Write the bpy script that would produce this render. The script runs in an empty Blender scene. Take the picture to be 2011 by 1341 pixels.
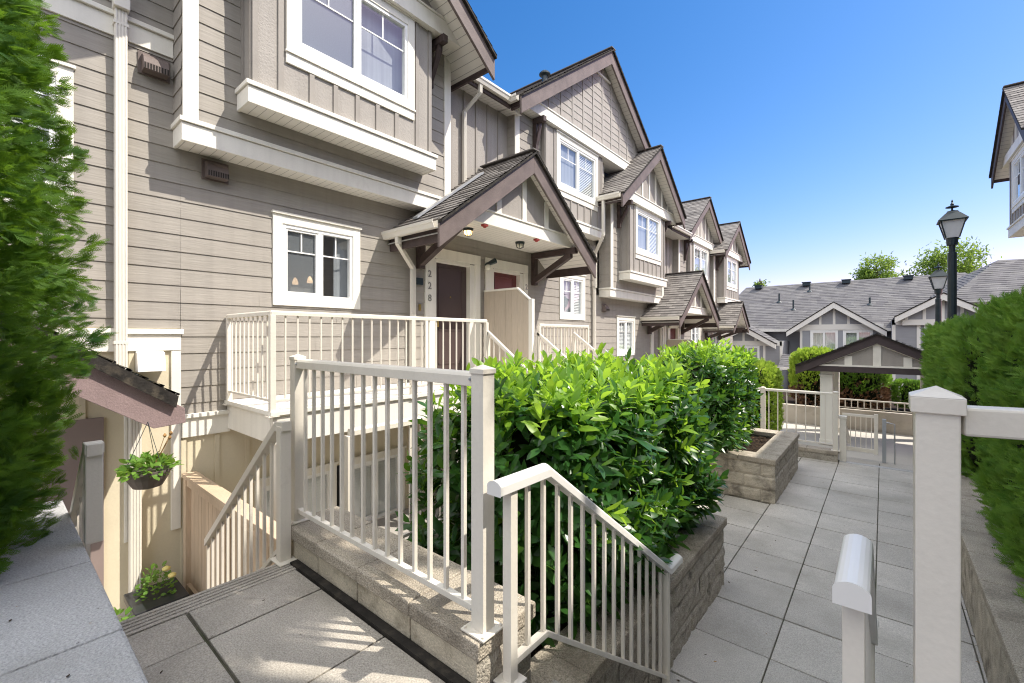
import bpy, math, random
import numpy as np
from mathutils import Vector, Matrix, noise

random.seed(7)
RNG = np.random.default_rng(7)
SC = bpy.context.scene
COL = SC.collection
PI = math.pi

# ------------------------------------------------------------------ materials
def new_mat(name):
    m = bpy.data.materials.new(name)
    m.use_nodes = True
    nt = m.node_tree
    return m, nt, nt.nodes['Principled BSDF']

def coords(nt):
    return nt.nodes.new('ShaderNodeNewGeometry').outputs['Position']

def mat(name, col, rough=.6, var=.12, vscale=3., bump=0., bscale=60., spec=.4, fine=.0, fscale=220., stretch=None, metal=0.,
        dirt=None, dscale=1.2, dlo=.55, dhi=.75, island=0., streak=0.):
    """Painted / mineral surface: base colour with soft mottling, fine grain, bump and optional dirt patches."""
    m, nt, b = new_mat(name)
    N, L = nt.nodes, nt.links
    pos = coords(nt)
    vec = pos
    if stretch:
        mp = N.new('ShaderNodeMapping'); mp.inputs['Scale'].default_value = stretch
        L.new(pos, mp.inputs['Vector']); vec = mp.outputs['Vector']
    n1 = N.new('ShaderNodeTexNoise'); n1.inputs['Scale'].default_value = vscale; n1.inputs['Detail'].default_value = 5
    L.new(vec, n1.inputs['Vector'])
    r = N.new('ShaderNodeValToRGB')
    c0 = [max(0, c*(1-var)) for c in col]; c1 = [min(1, c*(1+var)) for c in col]
    r.color_ramp.elements[0].color = (*c0, 1); r.color_ramp.elements[1].color = (*c1, 1)
    r.color_ramp.elements[0].position = .3; r.color_ramp.elements[1].position = .7
    L.new(n1.outputs['Fac'], r.inputs['Fac'])
    out = r.outputs['Color']
    if fine:
        n2 = N.new('ShaderNodeTexNoise'); n2.inputs['Scale'].default_value = fscale; n2.inputs['Detail'].default_value = 3
        L.new(vec, n2.inputs['Vector'])
        mr = N.new('ShaderNodeMapRange'); mr.inputs['From Min'].default_value = .3; mr.inputs['From Max'].default_value = .7
        mr.inputs['To Min'].default_value = 1-fine; mr.inputs['To Max'].default_value = 1+fine
        L.new(n2.outputs['Fac'], mr.inputs['Value'])
        mx = N.new('ShaderNodeVectorMath'); mx.operation = 'SCALE'
        L.new(out, mx.inputs[0]); L.new(mr.outputs['Result'], mx.inputs['Scale'])
        out = mx.outputs['Vector']
    if dirt:
        n3 = N.new('ShaderNodeTexNoise'); n3.inputs['Scale'].default_value = dscale; n3.inputs['Detail'].default_value = 7
        n3.inputs['Roughness'].default_value = .65
        L.new(pos, n3.inputs['Vector'])
        mr = N.new('ShaderNodeMapRange'); mr.inputs['From Min'].default_value = dlo; mr.inputs['From Max'].default_value = dhi
        L.new(n3.outputs['Fac'], mr.inputs['Value'])
        mx = N.new('ShaderNodeMix'); mx.data_type = 'RGBA'
        L.new(mr.outputs['Result'], mx.inputs['Factor']); L.new(out, mx.inputs['A']); mx.inputs['B'].default_value = (*dirt, 1)
        out = mx.outputs['Result']
    def scale_by(out, val, lo, hi, f0, f1):
        mr = N.new('ShaderNodeMapRange'); mr.inputs['From Min'].default_value = f0; mr.inputs['From Max'].default_value = f1
        mr.inputs['To Min'].default_value = lo; mr.inputs['To Max'].default_value = hi
        L.new(val, mr.inputs['Value'])
        mx = N.new('ShaderNodeVectorMath'); mx.operation = 'SCALE'
        L.new(out, mx.inputs[0]); L.new(mr.outputs['Result'], mx.inputs['Scale'])
        return mx.outputs['Vector']
    if island:          # every slab / board / block a slightly different tone
        out = scale_by(out, N.new('ShaderNodeNewGeometry').outputs['Random Per Island'], 1-island, 1+island, 0., 1.)
    if streak:          # rain streaks running down
        mp = N.new('ShaderNodeMapping'); mp.inputs['Scale'].default_value = (9, 9, .55); L.new(pos, mp.inputs['Vector'])
        n5 = N.new('ShaderNodeTexNoise'); n5.inputs['Scale'].default_value = 1.; n5.inputs['Detail'].default_value = 5; L.new(mp.outputs[0], n5.inputs['Vector'])
        out = scale_by(out, n5.outputs['Fac'], 1+streak*.3, 1-streak, .42, .72)
    L.new(out, b.inputs['Base Color'])
    b.inputs['Roughness'].default_value = rough
    b.inputs['Specular IOR Level'].default_value = spec
    b.inputs['Metallic'].default_value = metal
    if bump:
        n4 = N.new('ShaderNodeTexNoise'); n4.inputs['Scale'].default_value = bscale; n4.inputs['Detail'].default_value = 4
        L.new(vec, n4.inputs['Vector'])
        bp = N.new('ShaderNodeBump'); bp.inputs['Strength'].default_value = bump; bp.inputs['Distance'].default_value = .01
        L.new(n4.outputs['Fac'], bp.inputs['Height']); L.new(bp.outputs['Normal'], b.inputs['Normal'])
    return m

def mat_bead(name, col, axis=1, pitch=.1):
    m, nt, b = new_mat(name)
    N, L = nt.nodes, nt.links
    sp = N.new('ShaderNodeSeparateXYZ'); L.new(coords(nt), sp.inputs[0])
    d = N.new('ShaderNodeMath'); d.operation = 'DIVIDE'; L.new(sp.outputs[axis], d.inputs[0]); d.inputs[1].default_value = pitch
    f = N.new('ShaderNodeMath'); f.operation = 'FRACT'; L.new(d.outputs[0], f.inputs[0])
    g = N.new('ShaderNodeMath'); g.operation = 'GREATER_THAN'; L.new(f.outputs[0], g.inputs[0]); g.inputs[1].default_value = .07
    mx = N.new('ShaderNodeMix'); mx.data_type = 'RGBA'
    L.new(g.outputs[0], mx.inputs['Factor']); mx.inputs['A'].default_value = (*[c*.5 for c in col], 1); mx.inputs['B'].default_value = (*col, 1)
    L.new(mx.outputs['Result'], b.inputs['Base Color'])
    bp = N.new('ShaderNodeBump'); bp.inputs['Distance'].default_value = .006; bp.inputs['Strength'].default_value = .8
    L.new(g.outputs[0], bp.inputs['Height']); L.new(bp.outputs['Normal'], b.inputs['Normal'])
    b.inputs['Roughness'].default_value = .5
    return m

def mat_leaf(name, c_dark, c_light, rough=.35, trans=.35, scale=9., spec=.5, tcol=None, lo=.35, hi=.65):
    m, nt, b = new_mat(name)
    N, L = nt.nodes, nt.links
    n1 = N.new('ShaderNodeTexNoise'); n1.inputs['Scale'].default_value = scale; n1.inputs['Detail'].default_value = 3
    L.new(coords(nt), n1.inputs['Vector'])
    r = N.new('ShaderNodeValToRGB')
    r.color_ramp.elements[0].color = (*c_dark, 1); r.color_ramp.elements[1].color = (*c_light, 1)
    r.color_ramp.elements[0].position = lo; r.color_ramp.elements[1].position = hi
    L.new(n1.outputs['Fac'], r.inputs['Fac'])
    L.new(r.outputs['Color'], b.inputs['Base Color'])
    b.inputs['Roughness'].default_value = rough; b.inputs['Specular IOR Level'].default_value = spec
    t = N.new('ShaderNodeBsdfTranslucent')
    if tcol:
        t.inputs['Color'].default_value = (*tcol, 1)
    else:
        L.new(r.outputs['Color'], t.inputs['Color'])
    ms = N.new('ShaderNodeMixShader'); ms.inputs['Fac'].default_value = trans
    L.new(b.outputs[0], ms.inputs[1]); L.new(t.outputs[0], ms.inputs[2])
    L.new(ms.outputs[0], N['Material Output'].inputs['Surface'])
    return m

def mat_glass(name, tint=(.90, .93, .94), refl=.13):
    m, nt, b = new_mat(name)
    N, L = nt.nodes, nt.links
    N.remove(b)
    tr = N.new('ShaderNodeBsdfTransparent'); tr.inputs['Color'].default_value = (*tint, 1)
    gl = N.new('ShaderNodeBsdfGlossy'); gl.inputs['Roughness'].default_value = .015; gl.inputs['Color'].default_value = (.95, .97, 1, 1)
    lw = N.new('ShaderNodeLayerWeight'); fr = N.new('ShaderNodeMath'); fr.operation = 'POWER'; L.new(lw.outputs['Facing'], fr.inputs[0]); fr.inputs[1].default_value = 4.
    ad = N.new('ShaderNodeMath'); ad.operation = 'ADD'; ad.inputs[1].default_value = refl; ad.use_clamp = True
    L.new(fr.outputs[0], ad.inputs[0])
    ms = N.new('ShaderNodeMixShader')
    L.new(ad.outputs[0], ms.inputs['Fac']); L.new(tr.outputs[0], ms.inputs[1]); L.new(gl.outputs[0], ms.inputs[2])
    L.new(ms.outputs[0], N['Material Output'].inputs['Surface'])
    return m

def mat_emit(name, col, st):
    m, nt, b = new_mat(name)
    b.inputs['Base Color'].default_value = (*col, 1)
    b.inputs['Emission Color'].default_value = (*col, 1); b.inputs['Emission Strength'].default_value = st
    return m

M = {}
M['siding'] = mat('siding_paint', (.328, .302, .267), .62, .05, 1.6, .35, 30, .25, .05, 26, (1, .12, 1.6), dirt=(.37, .335, .30), dscale=.9, dlo=.6, dhi=.8, island=.035, streak=.07)
M['panel'] = mat('panel_paint', (.348, .322, .292), .65, .05, 3, .6, 45, .25, .03, 120, streak=.08)
M['batten'] = mat('batten_paint', (.312, .286, .256), .6, .05, 4, .2, 40, .25, streak=.06)
M['trim'] = mat('trim_paint', (.80, .77, .69), .55, .03, 2.5, .12, 40, .3, .015, 60, dirt=(.64, .60, .52), dscale=2.2, dlo=.58, dhi=.9, streak=.06)
M['vinyl'] = mat('window_vinyl', (.86, .86, .84), .35, .02, 3)
M['gutter'] = mat('gutter_metal', (.74, .70, .62), .38, .03, 3, spec=.5)
M['soffit'] = mat_bead('soffit_vinyl', (.80, .77, .71), 1, .1)
M['soffit_x'] = mat_bead('soffit_vinyl_across', (.80, .77, .71), 0, .1)
M['timber_shaded'] = mat('shaded_brown_timber', (.075, .054, .050), .6, .2, 5, .3, 40, .3, .08, 80)  # same brown timber, with the shade on brackets and fascias put into its colour
M['timber'] = mat('brown_timber', (.155, .123, .113), .6, .16, 5, .3, 40, .3, .08, 80, (1, 1, 1))
M['door_brown'] = mat('door_paint', (.075, .052, .05), .4, .06, 3, .05, 80, .4)
M['door_red'] = mat('storm_door_paint', (.15, .045, .045), .35, .1, 3, spec=.4)
M['cream'] = mat('cream_panel', (.66, .59, .44), .6, .05, 2, .15, 35, .25, .02, 60)
M['rail'] = mat('railing_paint', (.75, .70, .61), .42, .03, 5, .10, 60, .4, .02, 90, dirt=(.56, .50, .42), dscale=6, dlo=.60, dhi=.86, streak=.04)
M['rail_white'] = mat('railing_cap_paint', (.80, .78, .74), .36, .03, 5, spec=.4)
M['tanwood'] = mat('tan_board', (.50, .425, .335), .65, .08, 2.5, .25, 30, .25, .05, 40, (1, 1, .15))
M['cedar'] = mat('cedar_board', (.54, .42, .30), .7, .12, 3, .3, 40, .2, .08, 60, (1, 1, .12), island=.05)
SH = [mat('shingle_%s' % n, c, .85, .14, 8, .6, 90, .2, .2, 160) for n, c in
      (('a', (.205, .190, .178)), ('b', (.165, .152, .143)), ('c', (.245, .228, .212)))]
SHF = [mat('far_shingle_%s' % n, c, .85, .12, 2, .6, 60, .2, .15, 60) for n, c in
       (('a', (.142, .138, .141)), ('b', (.122, .118, .124)), ('c', (.162, .157, .157)))]
M['flash'] = mat('metal_flashing', (.46, .48, .50), .35, .06, 5, metal=.6)
M['black'] = mat('black_metal', (.014, .027, .032), .35, .15, 10, spec=.5)
M['dark'] = mat('dark_gap', (.026, .023, .02), .85, .4, 14, .5, 40, .3, dirt=(.09, .075, .055), dscale=7, dlo=.55, dhi=.75)
M['room'] = mat('room_wall', (.34, .33, .32), .8, .1, 3)
M['blind'] = mat('blind_slat', (.86, .85, .82), .5, .04, 6)
M['screen'] = mat('insect_screen', (.17, .18, .195), .7, .05, 60)
M['curtain'] = mat('curtain_cloth', (.36, .37, .39), .8, .15, 14, stretch=(1, 1, .04))
M['glass'] = mat_glass('window_glass')
def mat_screen(name, col, k):
    m, nt, b = new_mat(name)
    b.inputs['Base Color'].default_value = (*col, 1); b.inputs['Roughness'].default_value = .7
    t = nt.nodes.new('ShaderNodeBsdfTransparent'); ms = nt.nodes.new('ShaderNodeMixShader'); ms.inputs['Fac'].default_value = k
    nt.links.new(t.outputs[0], ms.inputs[1]); nt.links.new(b.outputs[0], ms.inputs[2]); nt.links.new(ms.outputs[0], nt.nodes['Material Output'].inputs['Surface'])
    return m
M['mesh_screen'] = mat_screen('fine_insect_mesh', (.25, .26, .27), .62)
M['glass_far'] = mat_glass('far_window_glass', (.7, .75, .75), .2)
M['paver'] = mat('paver_concrete', (.43, .395, .345), .8, .14, 2.2, .6, 120, .2, .30, 150, dirt=(.27, .245, .205), dscale=2.0, dlo=.46, dhi=.84, island=.07)
M['paver2'] = mat('paver_concrete_grey', (.47, .443, .40), .8, .13, 1.6, .55, 110, .2, .24, 140, dirt=(.31, .29, .25), dscale=1.7, dlo=.45, dhi=.84, island=.07)
M['joint'] = mat('paver_joint', (.115, .105, .085), .95, .4, 9, .4, 120, .1, dirt=(.055, .065, .032), dscale=4, dlo=.46, dhi=.66)
M['concrete'] = mat('wall_concrete', (.45, .445, .44), .85, .10, 1.8, .7, 110, .2, .24, 140, dirt=(.32, .31, .29), dscale=1.5, dlo=.52, dhi=.85)
M['block'] = mat('split_block', (.47, .42, .34), .9, .2, 7, 1., 110, .15, .22, 170, dirt=(.12, .105, .085), dscale=4, dlo=.5, dhi=.72)
M['blockdark'] = mat('split_block_stained', (.44, .40, .335), .9, .3, 9, 1., 110, .15, .3, 150, dirt=(.06, .055, .048), dscale=9, dlo=.50, dhi=.74)
M['cap'] = mat('cap_block', (.42, .37, .30), .88, .16, 5, 1., 110, .2, .42, 150, dirt=(.17, .145, .11), dscale=3, dlo=.5, dhi=.8, island=.06)
M['blockface'] = mat('smooth_block', (.58, .52, .41), .85, .14, 4, .6, 90, .2, .16, 140, dirt=(.16, .13, .085), dscale=4.5, dlo=.50, dhi=.74)
M['lowwall'] = mat('low_concrete', (.50, .46, .40), .85, .1, 2, .4, 60, .2, .08, 100, dirt=(.3, .26, .2), dscale=1.6, dlo=.5, dhi=.8)
M['soil'] = mat('bark_mulch', (.032, .022, .015), .95, .5, 25, 1., 90, .15, .5, 120)
M['chip'] = mat('bark_chip', (.06, .038, .022), .95, .5, 40, .6, 200, .15)
M['drygrass'] = mat('dry_leaf', (.30, .17, .06), .8, .4, 20)
M['earth'] = mat('earth', (.09, .08, .055), .95, .3, .6, .4, 8, .1)
M['ffsiding'] = mat('grey_siding', (.285, .285, .30), .7, .05, 2, stretch=(1, 1, 6))
M['ffpanel'] = mat('grey_panel', (.30, .31, .335), .7, .05, 2)
M['fftrim'] = mat('far_trim', (.72, .69, .64), .6, .03, 2)
M['bark'] = mat('bark', (.085, .06, .042), .95, .3, 12, 1., 60, .1)
M['redbark'] = mat('thuja_twig', (.26, .155, .09), .95, .4, 14, .8, 50, .1)
M['core'] = mat('dark_core', (.012, .016, .007), .95, .5, 18, .5, 30, .1)  # near-black solid filling the foliage, its inner shade put into the colour
M['pot'] = mat('plastic_pot', (.10, .085, .075), .45, .1, 8)
M['potblack'] = mat('black_planter', (.025, .027, .032), .35, .1, 8)
M['petal_y'] = mat('yellow_petal', (.75, .62, .22), .6, .1, 30)
M['petal_o'] = mat('orange_petal', (.75, .30, .02), .6, .2, 60)
M['brass'] = mat('brass', (.6, .42, .15), .3, .05, 20, metal=.8)
M['number'] = mat('number_metal', (.28, .27, .245), .35, .05, 20, metal=.5)
M['red'] = mat('red_plastic', (.36, .05, .04), .45, .1, 20)
M['lampglass'] = mat('lamp_glass', (.75, .72, .62), .25, .04, 10)
M['frost'] = mat('frosted_panel', (.62, .64, .66), .3, .04, 10)
M['glow'] = mat_emit('lamp_glow', (1., .62, .25), 1.6)
M['lit'] = mat_emit('pendant_glow', (1., .66, .38), .75)
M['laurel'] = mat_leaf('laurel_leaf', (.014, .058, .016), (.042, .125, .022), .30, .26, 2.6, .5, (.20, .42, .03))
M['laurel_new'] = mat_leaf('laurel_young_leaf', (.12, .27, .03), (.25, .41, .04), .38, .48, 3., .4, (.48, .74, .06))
M['stem'] = mat('green_stem', (.11, .16, .05), .6, .2, 20)
M['thuja'] = mat_leaf('thuja_spray', (.022, .070, .020), (.11, .205, .032), .6, .33, 4.5, .2, (.34, .60, .04))
M['hedge'] = mat_leaf('hedge_spray', (.075, .18, .032), (.21, .33, .06), .6, .33, 6, .2, (.34, .60, .06))
M['hedge_y'] = mat_leaf('golden_spray', (.17, .29, .04), (.36, .48, .07), .6, .4, 3, .25, (.6, .78, .1))
M['treeleaf'] = mat_leaf('tree_leaf', (.06, .12, .02), (.15, .22, .04), .55, .45, .9, .3, (.35, .5, .08))
M['ivy'] = mat_leaf('geranium_leaf', (.07, .17, .03), (.16, .30, .05), .45, .4, 9, .4, (.35, .55, .08))

# ------------------------------------------------------------------ mesh builder
ORG = {}

class MB:
    def __init__(s):
        s.v, s.f, s.m = [], [], []
    def add(s, vs, fs, mi=0):
        b = len(s.v); s.v += [tuple(p) for p in vs]
        s.f += [tuple(b+i for i in q) for q in fs]; s.m += [mi]*len(fs)
    def quad(s, a, b, c, d, mi=0):
        s.add([a, b, c, d], [(0, 1, 2, 3)], mi)
    def box(s, x0, x1, y0, y1, z0, z1, mi=0):
        x0, x1 = sorted((x0, x1)); y0, y1 = sorted((y0, y1)); z0, z1 = sorted((z0, z1))
        s.add([(x0, y0, z0), (x1, y0, z0), (x1, y1, z0), (x0, y1, z0), (x0, y0, z1), (x1, y0, z1), (x1, y1, z1), (x0, y1, z1)],
              [(0, 3, 2, 1), (4, 5, 6, 7), (0, 1, 5, 4), (1, 2, 6, 5), (2, 3, 7, 6), (3, 0, 4, 7)], mi)
    def tbox(s, T, a0, a1, b0, b1, d0, d1, mi=0):
        p, q = T(a0, b0, d0), T(a1, b1, d1)
        s.box(p[0], q[0], p[1], q[1], p[2], q[2], mi)
    def prism(s, pts, off, mi=0):
        n = len(pts); off = Vector(off)
        vs = [Vector(p) for p in pts] + [Vector(p)+off for p in pts]
        fs = [tuple(range(n-1, -1, -1)), tuple(range(n, 2*n))] + [(i, (i+1) % n, n+(i+1) % n, n+i) for i in range(n)]
        s.add(vs, fs, mi)
    def beam(s, p, q, w, h, mi=0):
        """bar from p to q, width w sideways, height h, vertical end cuts"""
        p, q = Vector(p), Vector(q); d = q-p
        side = Vector((-d.y, d.x, 0))
        if side.length < 1e-6: side = Vector((0, 1, 0)); up = Vector((1, 0, 0))
        else: up = Vector((0, 0, 1))
        side = side.normalized()*w/2; up = up*h/2
        ring = [side*-1-up, side-up, side+up, side*-1+up]
        s.add([p+r for r in ring]+[q+r for r in ring],
              [(3, 2, 1, 0), (4, 5, 6, 7), (0, 1, 5, 4), (1, 2, 6, 5), (2, 3, 7, 6), (3, 0, 4, 7)], mi)
    def tube(s, pts, r, n=8, mi=0, r1=None):
        pts = [Vector(p) for p in pts]; k = len(pts); rings = []
        for i, p in enumerate(pts):
            d = (pts[min(i+1, k-1)]-pts[max(i-1, 0)]).normalized()
            u = d.orthogonal().normalized(); w = d.cross(u)
            if i and rings:
                u = (pu - d*pu.dot(d)).normalized(); w = d.cross(u)
            pu = u
            rr = r if r1 is None else r+(r1-r)*i/max(1, k-1)
            rings.append([p+(u*math.cos(2*PI*j/n)+w*math.sin(2*PI*j/n))*rr for j in range(n)])
        vs = [v for g in rings for v in g]
        fs = [(i*n+j, i*n+(j+1) % n, (i+1)*n+(j+1) % n, (i+1)*n+j) for i in range(k-1) for j in range(n)]
        fs += [tuple(range(n-1, -1, -1)), tuple((k-1)*n+j for j in range(n))]
        s.add(vs, fs, mi)
    def lathe(s, c, prof, n=16, mi=0, sq=False):
        c = Vector(c); vs = []
        for r, z in prof:
            for j in range(n):
                a = 2*PI*(j+.5)/n
                vs.append(c+Vector((r*math.cos(a), r*math.sin(a), z)))
        k = len(prof)
        fs = [(i*n+j, i*n+(j+1) % n, (i+1)*n+(j+1) % n, (i+1)*n+j) for i in range(k-1) for j in range(n)]
        fs += [tuple(range(n-1, -1, -1)), tuple((k-1)*n+j for j in range(n))]
        s.add(vs, fs, mi)
    def build(s, name, mats, parent=None, bevel=0., smooth=False, loc=None):
        if not isinstance(mats, (list, tuple)): mats = [mats]
        me = bpy.data.meshes.new(name)
        o = bpy.data.objects.new(name, me); COL.objects.link(o)
        org = Vector((0, 0, 0))
        if parent is not None:
            org = ORG[parent.name]; o.parent = parent
        elif loc is not None:
            org = Vector(loc); o.location = org
        ORG[o.name] = org
        me.from_pydata([(p[0]-org.x, p[1]-org.y, p[2]-org.z) for p in s.v], [], s.f)
        for mm in mats: me.materials.append(mm)
        me.polygons.foreach_set('material_index', s.m)
        if smooth: me.polygons.foreach_set('use_smooth', [True]*len(s.f))
        me.update()
        if bevel:
            md = o.modifiers.new('bevel', 'BEVEL'); md.width = bevel; md.segments = 2; md.limit_method = 'ANGLE'; md.angle_limit = math.radians(40)
            md.harden_normals = False
        return o

def pieces(mb, name, mats, parent, bevel=0.):
    """every shape added to mb becomes a part of its own"""
    out = []
    if not mb.f: return out
    # union of faces by shared vertices
    par = list(range(len(mb.v)))
    def find(i):
        while par[i] != i: par[i] = par[par[i]]; i = par[i]
        return i
    for f in mb.f:
        for q in f[1:]: par[find(q)] = find(f[0])
    grp = {}
    for k, f in enumerate(mb.f): grp.setdefault(find(f[0]), []).append(k)
    for ks in grp.values():
        idx = sorted({q for k in ks for q in mb.f[k]}); rm = {q: i for i, q in enumerate(idx)}
        g = MB(); g.add([mb.v[q] for q in idx], [tuple(rm[q] for q in mb.f[k]) for k in ks]); g.m = [mb.m[k] for k in ks]
        out.append(g.build(name, mats, parent, bevel))
    return out

def thing(name, label, cat, loc=(0, 0, 0), group=None):
    o = bpy.data.objects.new(name, None); COL.objects.link(o)
    o.location = loc; o.empty_display_size = .2
    ORG[o.name] = Vector(loc)
    return tag(o, label, cat, group)

def tag(o, label, cat, group=None):
    o['label'] = label; o['category'] = cat
    if group: o['group'] = group
    return o

def struct(o):
    o['kind'] = 'structure'; return o

def TX(x): return lambda a, b, d: (x+d, a, b)      # faces +X
def TN(x): return lambda a, b, d: (x-d, a, b)      # faces -X
def TYm(y): return lambda a, b, d: (a, y-d, b)     # faces -Y
def TYp(y): return lambda a, b, d: (a, y+d, b)

def spans(a0, a1, cuts):
    out = [(a0, a1)]
    for c0, c1 in cuts:
        nx = []
        for s0, s1 in out:
            if c1 <= s0 or c0 >= s1: nx.append((s0, s1)); continue
            if c0 > s0: nx.append((s0, c0))
            if c1 < s1: nx.append((c1, s1))
        out = nx
    return [q for q in out if q[1]-q[0] > 1e-4]

EXP = .193
def siding(mb, T, a0, a1, b0, b1, holes=(), mi=0, joints=True, lip=.013):
    k0 = math.floor((b0-1.47)/EXP); k1 = math.ceil((b1-1.47)/EXP)
    for k in range(k0, k1):
        lo, hi = max(b0, 1.47+k*EXP), min(b1, 1.47+(k+1)*EXP)
        if hi-lo < .004: continue
        cuts_z = sorted({lo, hi} | {v for h in holes for v in (h[2], h[3]) if lo < v < hi})
        full = EXP
        base = 1.47+k*EXP
        f = lambda z: lip-(lip-.003)*(z-base)/full
        for z0, z1 in zip(cuts_z[:-1], cuts_z[1:]):
            zc = (z0+z1)/2
            hs = [(h[0], h[1]) for h in holes if h[2] < zc < h[3]]
            for s0, s1 in spans(a0, a1, hs):
                cut = [s0, s1]
                if joints and s1-s0 > 2.:
                    cut = [s0, s0+(s1-s0)*random.uniform(.2, .8), s1]
                for e0, e1 in zip(cut[:-1], cut[1:]):
                    g = .0018 if len(cut) > 2 else 0
                    mb.quad(T(e0+g, z0, f(z0)), T(e1-g, z0, f(z0)), T(e1-g, z1, f(z1)), T(e0+g, z1, f(z1)), mi)
                mb.quad(T(s0, z0, f(z0)), T(s1, z0, f(z0)), T(s1, z0, -.01), T(s0, z0, -.01), mi)
    for s0, s1, z0, z1 in rects(a0, a1, b0, b1, holes):
        mb.quad(T(s0, z0, -.004), T(s1, z0, -.004), T(s1, z1, -.004), T(s0, z1, -.004), mi)

def rects(a0, a1, b0, b1, holes):
    zs = sorted({b0, b1} | {min(max(v, b0), b1) for h in holes for v in (h[2], h[3])})
    out = []
    for z0, z1 in zip(zs[:-1], zs[1:]):
        if z1-z0 < 1e-5: continue
        zc = (z0+z1)/2
        for s0, s1 in spans(a0, a1, [(h[0], h[1]) for h in holes if h[2] < zc < h[3]]):
            out.append((s0, s1, z0, z1))
    return out

def panel(mb, T, a0, a1, b0, b1, holes=(), d=0., mi=0, th=.03):
    for s0, s1, z0, z1 in rects(a0, a1, b0, b1, holes):
        mb.quad(T(s0, z0, d), T(s1, z0, d), T(s1, z1, d), T(s0, z1, d), mi)

def battens(mb, T, alist, b0, b1, w=.06, d=.02, mi=0):
    for a in alist:
        mb.tbox(T, a-w/2, a+w/2, b0, b1, -.002, d, mi)

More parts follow.
